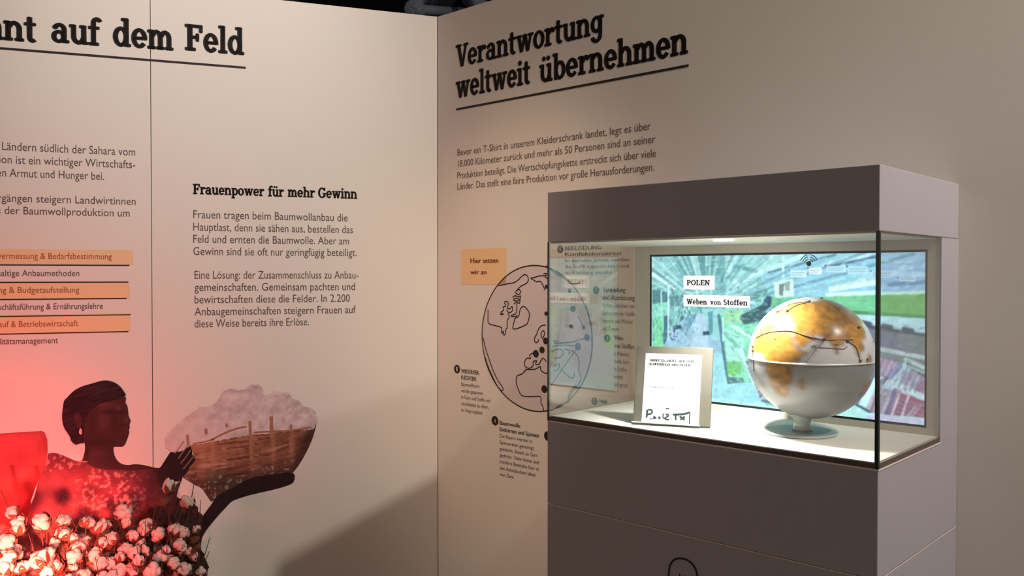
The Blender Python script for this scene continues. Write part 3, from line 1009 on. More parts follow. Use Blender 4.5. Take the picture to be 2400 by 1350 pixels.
aim(red_fill2, FLW.w(FLW.px(255, 1290, 0.25)[0], 0.66, 0.25))

# ------------------------------------------------------------------ graphics on the wall behind the showcase
k = Pen(FRW, 1340, 170, 'heading_lettering', 'two line black slab serif heading with underline above the showcase', 'lettering')
for w in (('Verantwortung', 1069, 153, 1415, 83, 40), ('weltweit', 1069, 229, 1243, 197, 39), ('übernehmen', 1265, 193, 1612, 126, 44)):
    b = MB()
    k.line(b, *w, slab=True)
    b.build('heading_word', M_INK, k.t)
b = MB()
a, c = k.p(1069, 257), k.p(1614, 153)
v0 = (a[1] + c[1]) / 2
b.rect(a[0], v0 - 0.0042, c[0], v0 + 0.0042)
b.build('underline', M_INK, k.t)

k = Pen(FRW, 1300, 370, 'intro_paragraph', 'four line grey paragraph between the black heading and the showcase', 'lettering')
for tx, x0, y0, x1, y1 in (('Bevor ein T-Shirt in unserem Kleiderschrank landet, legt es über', 1072, 364, 1525, 305), ('18.000 Kilometer zurück und mehr als 50 Personen sind an seiner', 1073, 390, 1536, 336),
                           ('Produktion beteiligt. Die Wertschöpfungskette erstreckt sich über viele', 1072, 416, 1537, 371), ('Länder. Das stellt eine faire Produktion vor große Herausforderungen.', 1072, 442, 1533, 403)):
    b = MB()
    k.line(b, tx, x0, y0, x1, y1, 17)
    b.build('text_line', M_INK2, k.t)

k = Pen(FRW, 1133, 625, 'orange_note', 'small orange square reading Hier setzen wir an, beside the drawn globe', 'wall note')
b = MB()
q0, q1 = k.p(1081, 584), k.p(1186, 667)
b.rect(q0[0], q1[1], q1[0], q0[1])
b.build('note_field', M_ORANGE, k.t)
b = MB()
k.line(b, 'Hier setzen', 1103, 617, 1168, 616, 12, 0.0004, bold=0.0011)
k.line(b, 'wir an', 1103, 643, 1140, 643, 11, 0.0004, bold=0.0011)
b.build('note_text', M_INKR, k.t)

# drawn globe
k = Pen(FRW, 1262, 795, 'globe_drawing', 'line drawn globe with coastlines on the wall, half behind the showcase glass', 'wall drawing')
ul, ur = k.p(1130, 800)[0], k.p(1388, 800)[0]
uc, rr = (ul + ur) / 2, (ur - ul) / 2
vt, vb = k.p(1262, 622)[1], k.p(1270, 966)[1]
vc, rv = (vt + vb) / 2, (vt - vb) / 2
b = MB().disc(uc, vc, rr, rv, 0, 72)
b.build('pale_disc', M_MAPDISC, k.t)
b = MB().stroke([(uc + rr * math.cos(2 * PI * i / 96), vc + rv * math.sin(2 * PI * i / 96)) for i in range(96)], 0.0045, 0.0004, True)
b.build('outline', M_INK, k.t)
Z7 = lambda p: (1120 + p[0] / 3.55, 600 + p[1] / 3.55)
Z8 = lambda p: (1280 + p[0] / 3.216, 560 + p[1] / 3.216)
b = MB()
for s in (((170, 245), (210, 240), (250, 230), (300, 222), (340, 195), (370, 165), (395, 155), (415, 170), (420, 205), (400, 230), (360, 250), (325, 285), (310, 305)),
          ((325, 285), (345, 280), (358, 300), (340, 320), (315, 310)),
          ((290, 345), (310, 330), (340, 340), (355, 330), (350, 360), (320, 350), (295, 365), (330, 375), (350, 365), (345, 395), (320, 385), (300, 400)),
          ((185, 485), (215, 485), (190, 470), (215, 450), (210, 425), (235, 415), (220, 385), (245, 378), (255, 400), (245, 430), (265, 440), (285, 420), (290, 450), (270, 470), (250, 465), (240, 445)),
          ((250, 480), (262, 505), (245, 540), (245, 590), (235, 610), (225, 655), (210, 650), (215, 625), (195, 640), (200, 600), (170, 585), (150, 580), (90, 560), (85, 500), (85, 450)),
          ((290, 600), (310, 608), (350, 595), (400, 572), (415, 555), (430, 490), (415, 450), (385, 420), (360, 430), (348, 460), (340, 500), (310, 520), (300, 555), (290, 600)),
          ((325, 395), (325, 440), (315, 480), (275, 495), (300, 505), (330, 495)),
          ((440, 185), (480, 175), (520, 165), (570, 165)), ((440, 185), (465, 200), (490, 215), (520, 210), (535, 230), (550, 260), (555, 285)), ((545, 150), (575, 145), (560, 175), (580, 185)),
          ((565, 575), (530, 580), (505, 610), (490, 650), (470, 690), (480, 720), (505, 710), (500, 690)), ((540, 690), (525, 650), (545, 620), (555, 645), (545, 680)),
          ((475, 800), (430, 825), (440, 855), (410, 850), (390, 880), (395, 920), (430, 935), (460, 910), (460, 880), (490, 870), (480, 900), (510, 900), (525, 870), (545, 850), (570, 880)),
          ((395, 945), (440, 945), (480, 940), (520, 920), (525, 950), (560, 975), (590, 970)),
          ((400, 945), (370, 980), (325, 1000), (320, 1050), (330, 1090), (365, 1160), (440, 1170), (520, 1170), (525, 1220), (540, 1250), (550, 1290)),
          ((45, 680), (65, 770), (95, 860), (130, 960), (170, 1040), (210, 1100), (195, 1120), (150, 1060), (90, 930), (60, 840))):
    k.stroke(b, [Z7(p) for p in s], 0.0042, 0.0004, smooth=3)
for s in (((0, 200), (60, 250), (140, 300), (200, 340), (260, 330)), ((60, 780), (100, 790), (150, 780), (220, 775)), ((40, 850), (90, 830), (130, 850), (110, 890), (60, 900)), ((140, 830), (180, 845), (170, 870)), ((60, 960), (100, 940), (90, 985), (55, 990)),
          ((190, 840), (230, 870), (250, 930), (245, 990), (265, 1050), (240, 1100), (215, 1130)), ((110, 980), (150, 1020), (200, 1050), (215, 1010)), ((225, 1100), (190, 1140), (165, 1190), (170, 1225), (110, 1250), (40, 1295)), ((170, 1200), (215, 1130), (240, 1130))):
    k.stroke(b, [Z8(p) for p in s], 0.0040, 0.0004, smooth=3)
b.build('coastline', M_INK, k.t)
b = MB()
for s in (((300, 500), (330, 600), (345, 680), (342, 780)), ((240, 580), (265, 630), (285, 670)), ((50, 765), (150, 785), (250, 760), (310, 745)), ((245, 805), (150, 940), (40, 1100)), ((245, 805), (130, 800), (45, 810))):
    k.stroke(b, [Z8(p) for p in s], 0.003, 0.0005, smooth=3)
b.build('route_line', M_INK, k.t)
for (X, Y, r) in ((1270.5, 820, 8), (1256, 829, 9), (1276, 912, 9), (1279, 799, 8), (1281, 672, 5), (1280, 735, 5), (1343, 724, 8), (1339, 765, 5), (1376, 791, 8), (1355, 812, 9), (1368, 767, 5), (1335, 682, 5)):
    q = k.p(X, Y)
    r1 = abs(k.p(X, Y - r)[1] - q[1])
    MB().disc(q[0], q[1], r1, r1, 0.0008, 24).build('place_marker', M_INK, k.t)


def caption(X, Y, r, head, lines, label, hx, hy, w, num='1', dy=15):
    k = Pen(FRW, X, Y, 'caption', label, 'caption', 0.0010)
    q = k.p(X, Y)
    r1 = abs(k.p(X, Y - r)[1] - q[1])
    MB().disc(q[0], q[1], r1, r1, 0, 28).build('number_dot', M_INK, k.t)
    b = MB()
    put_sans(b, num, q[0] - r1 * .22, q[0] + r1 * .22, q[1] - r1 * .5, r1, 0.0003)
    b.build('numeral', M_MAPDISC, k.t)
    # horizontal lines on the wall: follow the perspective slope of the plane
    u0, v = k.p(hx, hy)
    u1 = k.p(hx + w, hy)[0]
    st = abs(k.p(hx, hy + dy)[1] - v)
    b = MB()
    for i, s in enumerate(head):
        put_sans(b, s, u0, u0 + (u1 - u0) * min(1.0, len(s) / 17.0), v - st * i, st * .62, 0, 0.0005)
    b.build('caption_heading', M_INK2, k.t)
    b = MB()
    for i, s in enumerate(lines):
        put_sans(b, s, u0, u0 + (u1 - u0) * min(1.0, len(s) / 24.0), v - st * (i + len(head)), st * .55, 0)
    if lines:
        b.build('caption_text', M_INK2, k.t)


caption(1071, 865, 10, ['WEITERVER-', 'FLECHTEN'], ['Baumwollfasern', 'werden gesponnen,', 'in Garn und Stoffe und', 'verarbeitet zu allem,', 'im Ursprungsland'], 'first black numbered dot with small text, beside the drawn globe on the bare wall', 1081, 874, 74, '1')
caption(1160, 986, 11, ['Baumwolle', 'Entkörnen und Spinnen'], ['Die Fasern werden in', 'Spinnereien gereinigt', 'gekämmt, danach zu Garn', 'gedreht. Viele kleine und', 'mittlere Betriebe hier in', 'den Anbauländern leben', 'vom Garn.'], 'numbered dot with long narrow text below the drawn globe', 1171, 995, 92, '4')
caption(1313, 584, 9, ['BEKLEIDUNG', 'Konfektionieren'], ['Im nächsten Schritt werden', 'die Stoffe zugeschnitten und', 'zu Kleidung genäht'], 'numbered dot with text behind the glass, just below the showcase lid', 1324, 586, 150, '6', 14)
caption(1397, 680, 9, ['Veredelung', 'und Ausrüstung'], ['Färben, Bleichen und', 'Bedrucken der Stoffe', 'braucht viel Wasser', 'und Chemie'], 'numbered dot with text behind the glass, level with the heading box on screen', 1412, 684, 92, '5', 18)
caption(1423, 793, 9, ['Weben', 'von Stoffen'], ['In Webereien', 'werden Garne', 'zu Stoffen', 'verwebt', 'und gerollt'], 'numbered dot with text behind the glass above the card stand', 1440, 797, 70, '3', 18)
caption(1393, 940, 9, ['Handel'], [], 'lowest numbered dot seen through the glass beside the card stand', 1405, 944, 50, '2', 16)
# sliver of another numbered dot, mostly hidden by the showcase
k = Pen(FRW, 1284, 1022, 'caption_dot', 'black dot on the wall half hidden by the showcase front edge', 'caption', 0.001)
MB().disc(0, 0, 0.017, 0.017, 0, 24).build('number_dot', M_INK, k.t)

# ------------------------------------------------------------------ the showcase
ang = math.atan2(DR[1], DR[0])
MC = Matrix.Translation((PF[0], PF[1], 0)) @ Matrix.Rotation(ang, 4, 'Z')     # x along the front (left is negative), y into the wall, z up
ZT, ZL, ZF, ZG, ZS = 1.825, 1.690, 1.217, 1.2035, 0.977
case = thing('display_case', 'tall grey brown showcase with glazed middle and lit white inside', 'showcase', MC)
b = MB().bevel_box(-CW, 0, ZL, 0, CD - 0.001, ZT, 0.0015)
b.build('lid_box', M_CASE, case)
b = MB().bevel_box(-CW, 0, ZS + 0.0012, 0, CD - 0.001, ZG, 0.0015)
b.build('upper_cabinet', M_CASE, case)
b = MB().bevel_box(-CW, 0, 0.08, 0, CD - 0.001, ZS - 0.0012, 0.0015)
low = b.build('lower_cabinet', M_CASE, case)
b = MB().box(-CW + 0.03, 0.04, 0, -0.03, CD - 0.001, 0.08)
b.build('plinth', M_DARK, case)
b = MB().box(-CW + 0.007, 0.007, ZG, -0.007, CB, ZF)
b.build('case_floor', M_CASEIN, case)
b = MB().box(-CW + 0.007, 0.007, ZL - 0.004, -0.007, CB, ZL)
b.build('case_ceiling', M_CASEIN, case)

# screen position on the back panel, in its plane
FP = lambda X, Y: FBK.px(X, Y)
sl, stp = FP(1522, 597)
sr, _ = FP(2174, 588)
sbt = FP(2165, 1003)[1]
sbt = max(sbt, ZF + 0.012)
# back panel with an opening for the screen (side faces read as the pale rear post of the showcase)
b = MB()
x0, x1 = -CW + 0.010, -0.0005
bx = MB()
for q in ((x0, ZG + 0.001, sl, ZL - 0.001), (sr, ZG + 0.001, x1, ZL - 0.001)):
    bx.box(q[0], CB, q[1], q[2], CD - 0.001, q[3])
bx.box(sl, CB, stp, sr, CD - 0.001, ZL - 0.001)
bx.box(sl, CB, ZG + 0.001, sr, CD - 0.001, sbt)
bx.build('back_panel', M_CASEIN, case)
b = MB().box(x1 - 0.003, CB - 0.0005, ZG + 0.0005, 0.0003, CD - 0.0005, ZL - 0.0008)
b.build('side_post', M_CASE, case)
# panes
b = MB().box(-CW, 0.0005, ZG + 0.0005, -0.0005, 0.0065, ZL - 0.0005)
b.build('front_pane', M_GLASS, case)
b = MB().box(-CW + 0.0002, 0.0066, ZG + 0.0005, -CW + 0.0062, CB - 0.001, ZL - 0.0005)
b.build('end_pane', M_GLASS2, case)
b = MB().box(-0.0065, 0.0066, ZG + 0.0005, -0.0005, CB - 0.001, ZL - 0.0005)
b.build('end_pane', M_GLASS, case)
MB().box(-0.0075, 0.0, ZG + 0.0005, 0.0004, 0.0075, ZL - 0.0005).build('glass_joint', M_EDGE, case)
MB().box(-CW - 0.0004, 0.0, ZG + 0.0005, -CW + 0.0035, 0.004, ZL - 0.0005).build('glass_joint', M_EDGE, case)
MB().box(-CW, -0.0008, ZG - 0.002, 0.0012, 0.0005, ZG + 0.001).box(-0.0005, 0, ZG - 0.002, 0.0012, CB, ZG + 0.001).build('glass_lip', M_LIP, case)
MB().box(-CW + 0.004, -0.0004, ZG + 0.0013, -0.006, 0.0004, ZF - 0.001).build('glass_seal', mat('brown_glass_seal', (0.10, 0.075, 0.065), 0.4, 0.3, noise=0.05), case)  # dark strip standing in for the shadowed edge of the case floor
MB().box(-0.0004, 0.006, ZG + 0.0013, 0.0004, CB - 0.004, ZF - 0.001).build('glass_seal', bpy.data.materials['brown_glass_seal'], case)
MB().box(-CW, -0.0006, ZS - 0.001, 0.0006, 0.0, ZS + 0.001).box(0, 0, ZS - 0.001, 0.0006, CD - 0.002, ZS + 0.001).build('cabinet_joint', M_LIP, case)
# downlight in the lid
lx, ly = -0.39, 0.07
MB().lathe([(0.0, 0), (0.024, 0), (0.024, -0.004), (0.019, -0.004), (0.019, -0.002), (0, -0.002)], 28, lx, ly).build('downlight', mat('lit_lens', (1, 0.97, 0.9), 0.4, 0.3, noise=0.01, emit=6), case, Matrix.Translation((0, 0, ZL - 0.004)))
case_lamp_o.location = MC @ Vector((lx, ly, ZL - 0.012))
aim(case_lamp_o, MC @ Vector((lx + 0.02, ly + 0.06, ZF)))
# emblem drawn on the lower cabinet
o = FFR.px(1601, 1352)
em = MB()
ring = [FFR.px(*p) for p in ((1568, 1345), (1570, 1328), (1577, 1315), (1588, 1309), (1600, 1309), (1612, 1313), (1622, 1321), (1630, 1332), (1634, 1346), (1635, 1366), (1630, 1386), (1618, 1402), (1601, 1408), (1584, 1402), (1573, 1386), (1568, 1366))]
em.stroke([(u, v) for u, v in catmull(ring, 5)], 0.0045, 0.0, True)
em.stroke([FFR.px(*p) for p in ((1593, 1345), (1596, 1358), (1594, 1372))], 0.003, 0)
em.stroke([FFR.px(*p) for p in ((1605, 1349), (1604, 1362), (1607, 1374))], 0.003, 0)
em.v = [(x, -0.0015, z) for x, z, _ in em.v]
em.build('round_emblem', M_INK, case)['label'] = 'black hand drawn ring emblem'

# ------------------------------------------------------------------ screen in the back panel, showing a weaving mill
NW, NH = 420, int(420 * (stp - sbt) / (sr - sl))
img = np.zeros((NH, NW, 3))
GX, GY = np.meshgrid(np.arange(NW) + .5, np.arange(NH) + .5)


def cv(X, Y):
    u, v = FBK.px(X, Y)
    return ((u - sl) / (sr - sl) * NW, (stp - v) / (stp - sbt) * NH)


def fillp(pts, c, a=1.0):
    p = [cv(*q) for q in pts]
    m = inside(p, GX, GY)
    img[m] = img[m] * (1 - a) + np.array(c) * a


def linep(pts, c, w=1.5, a=1.0):
    p = [cv(*q) for q in pts]
    for (x0, y0), (x1, y1) in zip(p, p[1:]):
        L = math.hypot(x1 - x0, y1 - y0) + 1e-6
        W = w * NW / 300
        tt = np.clip(((GX - x0) * (x1 - x0) + (GY - y0) * (y1 - y0)) / L ** 2, 0, 1)
        dd = np.hypot(GX - x0 - tt * (x1 - x0), GY - y0 - tt * (y1 - y0))
        m = np.clip(W / 2 + .5 - dd, 0, 1)[..., None] * a
        img[:] = img * (1 - m) + np.array(c) * m


def blur(n=1):
    global img
    for _ in range(n):
        q = np.pad(img, ((1, 1), (1, 1), (0, 0)), 'edge')
        img = (q[:-2, 1:-1] + q[2:, 1:-1] + q[1:-1, :-2] + q[1:-1, 2:] + 2 * q[1:-1, 1:-1]) / 6


C = lambda r, g, b: (r / 255, g / 255, b / 255)
fillp([(1400, 500), (2300, 500), (2300, 1100), (1400, 1100)], C(140, 205, 208))
# roof of the hall
fillp([(1500, 560), (1850, 560), (1790, 700), (1640, 730), (1500, 700)], C(128, 186, 190))
fillp([(1560, 580), (1680, 580), (1690, 640), (1600, 660)], C(100, 158, 164))
fillp([(1630, 590), (1690, 590), (1690, 640), (1640, 640)], C(92, 150, 158))
fillp([(1720, 580), (2200, 560), (2200, 690), (1820, 697), (1790, 660)], C(146, 202, 226))
fillp([(1700, 600), (1860, 590), (1760, 660), (1700, 690)], C(160, 214, 216))
fillp([(2062, 580), (2200, 580), (2200, 690), (2062, 690)], C(140, 182, 214))
for k_, (p, c, w) in enumerate(((((1720, 660), (1880, 595)), C(196, 238, 240), 5), (((1760, 680), (1990, 600)), C(176, 222, 236), 4), (((1800, 636), (1960, 592)), C(84, 128, 140), 2), (((1940, 622), (2060, 596)), C(70, 110, 140), 2.5), (((1945, 612), (2040, 594)), C(196, 226, 236), 3),
                            (((1530, 620), (1600, 670), (1620, 690)), C(70, 116, 130), 3), (((1525, 640), (1570, 668), (1640, 700)), C(214, 246, 244), 5), (((1690, 600), (1690, 690)), C(110, 170, 176), 5), (((1704, 600), (1704, 660)), C(176, 226, 226), 6), (((1690, 655), (1704, 645)), C(60, 110, 128), 3),
                            (((1720, 620), (1770, 632)), C(96, 160, 164), 4), (((1780, 590), (1870, 586)), C(170, 214, 224), 4), (((1835, 600), (1835, 655)), C(206, 246, 246), 2.5), (((1950, 676), (2060, 658)), C(214, 244, 236), 5), (((1940, 690), (2060, 684)), C(206, 240, 230), 4), (((1950, 668), (2030, 652)), C(188, 224, 236), 3),
                            (((2065, 636), (2172, 640)), C(168, 206, 232), 5), (((2090, 664), (2172, 658)), C(104, 140, 178), 4), (((2065, 612), (2172, 600)), C(152, 190, 216), 5), (((2065, 688), (2172, 684)), C(190, 232, 214), 4), (((1545, 598), (1545, 630)), C(92, 150, 170), 2), (((1634, 600), (1634, 630)), C(90, 150, 160), 3))):
    linep(p, c, w)
rn = random.Random(9)
# beams and lamps that run towards the far end of the hall
for i in range(64):
    th = math.radians(rn.uniform(186, 352))
    r0, r1 = rn.uniform(30, 120), rn.uniform(130, 520)
    c = rn.choice((C(196, 240, 240), C(96, 150, 162), C(170, 222, 226), C(80, 128, 142), C(214, 248, 246), C(120, 180, 190)))
    linep([(1655 + r0 * math.cos(th), 728 + r0 * math.sin(th)), (1655 + r1 * math.cos(th), 728 + r1 * math.sin(th))], c, rn.uniform(1, 3.4), .55)
# left machinery
fillp([(1500, 665), (1610, 690), (1640, 740), (1600, 800), (1500, 800)], C(128, 190, 192))
for i in range(130):
    x, y = rn.uniform(1525, 1655), rn.uniform(672, 775)
    c = rn.choice((C(50, 90, 105), C(70, 120, 130), C(190, 236, 232), C(214, 248, 246), C(96, 170, 160), C(60, 104, 120)))
    linep([(x, y), (x + rn.uniform(-4, 4), y + rn.uniform(3, 14))], c, rn.uniform(1, 2.4), .8)
for i in range(70):
    x, y = rn.uniform(1690, 1830), rn.uniform(672, 760)
    c = rn.choice((C(70, 120, 130), C(180, 230, 226), C(150, 220, 190), C(96, 160, 166), C(60, 110, 120)))
    linep([(x, y), (x + rn.uniform(-16, 16), y + rn.uniform(-3, 5))], c, rn.uniform(1, 2.2), .7)
fillp([(1524, 676), (1562, 684), (1562, 706), (1524, 712)], C(58, 100, 112), .7)
fillp([(1566, 690), (1600, 700), (1600, 716), (1566, 716)], C(64, 108, 120), .6)
fillp([(1526, 712), (1560, 706), (1560, 745), (1526, 752)], C(140, 214, 198))
fillp([(1526, 745), (1556, 740), (1560, 830), (1526, 830)], C(120, 208, 160))
fillp([(1552, 740), (1566, 740), (1562, 800), (1550, 810)], C(56, 104, 128))
linep([(1562, 672), (1562, 800)], C(206, 242, 240), 2.4)
linep([(1545, 680), (1545, 740)], C(190, 236, 232), 2)
# aisle
fillp([(1606, 738), (1650, 735), (1690, 820), (1700, 900), (1520, 900), (1560, 790)], C(150, 190, 214))
fillp([(1630, 735), (1650, 735), (1660, 830), (1610, 840)], C(176, 206, 228))
fillp([(1606, 738), (1630, 736), (1615, 770), (1590, 780)], C(110, 160, 186))
for (x, y, w) in ((1585, 768, 9), (1652, 782, 8), (1683, 770, 5)):
    fillp([(x - w, y - 4), (x + w, y - 5), (x + w, y + 4), (x - w, y + 5)], C(40, 74, 96))
for i in range(26):
    x, y = rn.uniform(1560, 1582), rn.uniform(770, 800)
    linep([(x, y), (x + 1, y + 1)], rn.choice((C(60, 70, 130), C(226, 236, 250))), 1.5)
# middle loom
fillp([(1640, 725), (1700, 722), (1700, 790), (1668, 800), (1655, 760)], C(150, 210, 212))
fillp([(1655, 730), (1668, 730), (1668, 780), (1660, 790)], C(90, 150, 168))
fillp([(1684, 735), (1740, 728), (1790, 760), (1800, 830), (1770, 900), (1700, 905), (1690, 820)], C(136, 222, 190))
fillp([(1690, 728), (1740, 726), (1748, 752), (1700, 760)], C(160, 220, 176))
fillp([(1696, 770), (1740, 790), (1745, 850), (1700, 862)], C(170, 232, 222))
fillp([(1696, 850), (1735, 850), (1735, 880), (1700, 890)], C(118, 200, 120))
fillp([(1690, 860), (1700, 888), (1740, 890), (1742, 900), (1702, 905), (1692, 890)], C(80, 120, 130))
linep([(1682, 740), (1690, 800), (1700, 890)], C(70, 120, 140), 4)
linep([(1692, 745), (1692, 800)], C(196, 246, 236), 2)
linep([(1712, 762), (1770, 800), (1800, 830)], C(206, 248, 240), 4)
linep([(1700, 790), (1760, 840)], C(120, 196, 170), 4)
linep([(1740, 745), (1790, 720), (1800, 700)], C(50, 86, 100), 7)
linep([(1745, 752), (1790, 740)], C(60, 96, 108), 8)
fillp([(1788, 700), (1806, 698), (1812, 715), (1796, 724)], C(40, 78, 110))
linep([(1735, 820), (1750, 870), (1790, 960)], C(196, 236, 240), 4)
fillp([(1745, 850), (1758, 846), (1795, 930), (1780, 940)], C(128, 118, 150))
for i in range(9):
    x, y = 1749 + i * 4.6, 862 + i * 9.5
    linep([(x - 3, y), (x + 9, y - 3)], C(206, 196, 214), 1.2)
fillp([(1660, 830), (1690, 830), (1702, 905), (1760, 900), (1790, 960), (1990, 990), (1900, 1040), (1500, 1000), (1640, 890)], C(160, 220, 232))
linep([(1785, 945), (1830, 952)], C(96, 110, 130), 2.5)
linep([(1640, 938), (1850, 968)], C(190, 236, 240), 4)
# green band and machine behind the globe
fillp([(1808, 697), (2066, 690), (2066, 733), (1980, 732), (1800, 760)], C(112, 196, 150))
fillp([(2060, 690), (2200, 686), (2200, 752), (2060, 738)], C(106, 170, 104))
linep([(1990, 731), (2200, 744)], C(74, 140, 96), 3.5)
fillp([(1990, 735), (2200, 748), (2200, 792), (2030, 772), (1990, 755)], C(176, 216, 226))
for (x, y) in ((2033, 758), (2083, 766), (2133, 774)):
    linep([(x - 9, y - 2), (x + 9, y + 2)], C(62, 78, 96), 4.5)
fillp([(2010, 762), (2200, 790), (2200, 845), (2030, 812)], C(106, 112, 130))
fillp([(2110, 778), (2172, 787), (2172, 833), (2108, 815)], C(112, 124, 128))
linep([(2030, 764), (2200, 791)], C(70, 72, 90), 3)
linep([(2030, 812), (2200, 846)], C(178, 190, 196), 3.5)
fillp([(2030, 818), (2200, 852), (2200, 880), (2110, 862), (2030, 840)], C(118, 126, 132))
# striped cloth
fillp([(2000, 880), (2060, 838), (2120, 858), (2200, 880), (2200, 1000), (1960, 985)], C(150, 142, 160))
fillp([(2062, 838), (2118, 856), (2090, 890), (2062, 896)], C(158, 132, 160))
fillp([(2130, 862), (2200, 884), (2200, 940), (2110, 905)], C(158, 150, 166))
linep([(2128, 864), (2060, 944)], C(170, 206, 222), 9)
linep([(2112, 862), (2080, 896)], C(112, 124, 164), 6)
linep([(2160, 880), (2120, 930)], C(186, 182, 206), 5)
linep([(2172, 905), (2140, 938)], C(150, 112, 140), 6)
linep([(2040, 886), (2110, 908), (2190, 948)], C(196, 224, 232), 6)
linep([(2080, 890), (2072, 900)], C(70, 84, 110), 4)
fillp([(2098, 920), (2120, 926), (2096, 992), (2070, 992)], C(146, 146, 180))
fillp([(2060, 912), (2098, 920), (2076, 992), (2030, 990)], C(152, 148, 160))
fillp([(2110, 925), (2200, 955), (2200, 1000), (2090, 995)], C(140, 92, 112))
for i in range(14):
    x = 2052 + i * 9
    linep([(x, 925 + i * 3), (x - 24, 992)], rn.choice((C(176, 160, 184), C(120, 70, 92), C(206, 200, 220), C(104, 92, 132))), rn.uniform(1, 2.4), .6)
for i in range(6):
    linep([(2062 + i * 2, 925 + i * 11), (2190, 965 + i * 11)], C(196, 176, 196), 1.0, .4)
for i in range(9):
    x = 2068 + i * 13
    linep([(x, 842 + i * 4), (x - 22, 892 + i * 4)], rn.choice((C(176, 160, 184), C(126, 90, 110), C(206, 206, 222), C(110, 110, 150))), rn.uniform(1, 2.4), .6)
for x in (2112, 2136):
    linep([(x, 930), (x - 20, 990)], C(214, 196, 210), 2)
linep([(2102, 922), (2080, 985)], C(112, 96, 140), 4)
fillp([(2126, 846), (2140, 850), (2172, 872), (2172, 888), (2135, 866)], C(70, 84, 90))
linep([(2128, 846), (2172, 866)], C(180, 206, 206), 4)
linep([(2136, 862), (2172, 878)], C(150, 176, 176), 3)
linep([(2048, 892), (2020, 930), (1998, 955)], C(110, 124, 140), 9)
linep([(2054, 900), (2036, 930), (2020, 968)], C(196, 232, 236), 8)
linep([(2000, 950), (2040, 972)], C(70, 90, 104), 3)
fillp([(1930, 960), (1996, 950), (2040, 975), (2200, 990), (2200, 1040), (1930, 1010)], C(176, 226, 226))
linep([(2040, 985), (2200, 998)], C(196, 196, 226), 5)
blur(1)
for (xa, xb, ya, yb, n, cols, ang, Lm, wd, al) in (      # fine detail of the mill
        (1525, 1830, 600, 700, 150, (C(206, 244, 244), C(96, 150, 160), C(176, 226, 226), C(70, 118, 132)), -.45, 16, 1.3, .5),
        (1525, 1640, 690, 800, 170, (C(214, 250, 246), C(44, 86, 100), C(110, 190, 170), C(62, 110, 124), C(190, 236, 232)), 1.5, 7, 1.5, .6),
        (1690, 1830, 700, 790, 130, (C(206, 248, 236), C(60, 110, 120), C(130, 214, 160), C(84, 140, 146)), .4, 9, 1.4, .55),
        (1690, 1770, 780, 900, 110, (C(220, 255, 244), C(96, 190, 130), C(150, 232, 190), C(76, 140, 130)), .9, 10, 1.4, .5),
        (1580, 1690, 760, 930, 60, (C(190, 220, 236), C(130, 170, 196), C(206, 236, 244)), 1.9, 16, 1.6, .35),
        (1830, 2172, 596, 690, 150, (C(206, 236, 246), C(120, 166, 196), C(176, 214, 236), C(214, 246, 244)), -.2, 22, 1.3, .45),
        (1990, 2172, 760, 850, 70, (C(140, 146, 160), C(76, 80, 98), C(150, 130, 140), C(96, 112, 110)), .25, 16, 1.6, .5),
        (2050, 2172, 850, 985, 80, (C(200, 190, 210), C(120, 84, 110), C(176, 206, 214), C(130, 124, 160)), -.95, 12, 1.2, .45),
        (1670, 1830, 890, 960, 60, (C(190, 240, 244), C(130, 196, 210), C(220, 250, 250)), .3, 16, 1.6, .45),
        (1830, 2060, 695, 735, 40, (C(130, 210, 166), C(92, 176, 130)), .02, 24, 1.6, .4)):
    for i in range(n):
        x, y = rn.uniform(xa, xb), rn.uniform(ya, yb)
        L, q = rn.uniform(.3, 1) * Lm, ang + rn.uniform(-.35, .35)
        linep([(x, y), (x + L * math.cos(q), y + L * math.sin(q))], rn.choice(cols), rn.uniform(.6, 1.3) * wd, al * .75)
nz = noise2(GX / 7, GY / 5, 77) * .05 + noise2(GX / 2.6, GY / 2.6, 78) * .045
img = np.clip(img * (1 + nz[..., None]) * np.array((1.0, 1.02, 1.02)), 0, 1) ** .97
# icons: place sign, tags, small picture
X0, Y0 = 1837, 676
fillp([(1812, 660), (1858, 650), (1862, 693), (1816, 697)], C(206, 240, 236))
fillp([(1825, 664), (1838, 662), (1834, 692), (1826, 690)], C(120, 140, 140))
fillp([(1838, 660), (1852, 656), (1850, 680), (1840, 678)], C(150, 176, 168))
for (x, y, w, h, c) in ((1852, 631, 38, 16, C(206, 240, 244)), (1897, 625, 30, 14, C(236, 246, 246)), (1939, 620, 46, 15, C(192, 230, 246)), (1990, 621, 48, 17, C(182, 226, 242)), (2047, 632, 50, 16, C(182, 212, 236)), (2112, 648, 40, 9, C(186, 214, 234))):
    fillp([(x, y), (x + w, y - 1), (x + w, y + h), (x, y + h)], c)
    linep([(x + 3, y + h * .35), (x + w - 5, y + h * .3)], C(120, 160, 176), 1.0, .7)
    if h > 12:
        linep([(x + 3, y + h * .7), (x + w - 9, y + h * .68)], C(120, 160, 176), 1.0, .6)
    fillp([(x - 5, y - 3), (x - 1, y - 3), (x - 1, y + 2), (x - 5, y + 2)], C(84, 120, 150))
blur(1)
lin = np.where(img <= .04045, img / 12.92, ((img + .055) / 1.055) ** 2.4)
scr = thing('wall_screen', 'bright flat screen in the showcase back panel showing a weaving mill', 'screen', FBK.mat(sl, sbt, 0.0))
sw, sh = sr - sl, stp - sbt
BZ = 0.006
vs = [(i / NW * (sw - 2 * BZ) + BZ, BZ + (1 - j / NH) * (sh - 2 * BZ), -0.004) for j in range(NH + 1) for i in range(NW + 1)]
fs = [((j + 1) * (NW + 1) + i, (j + 1) * (NW + 1) + i + 1, j * (NW + 1) + i + 1, j * (NW + 1) + i) for j in range(NH) for i in range(NW)]
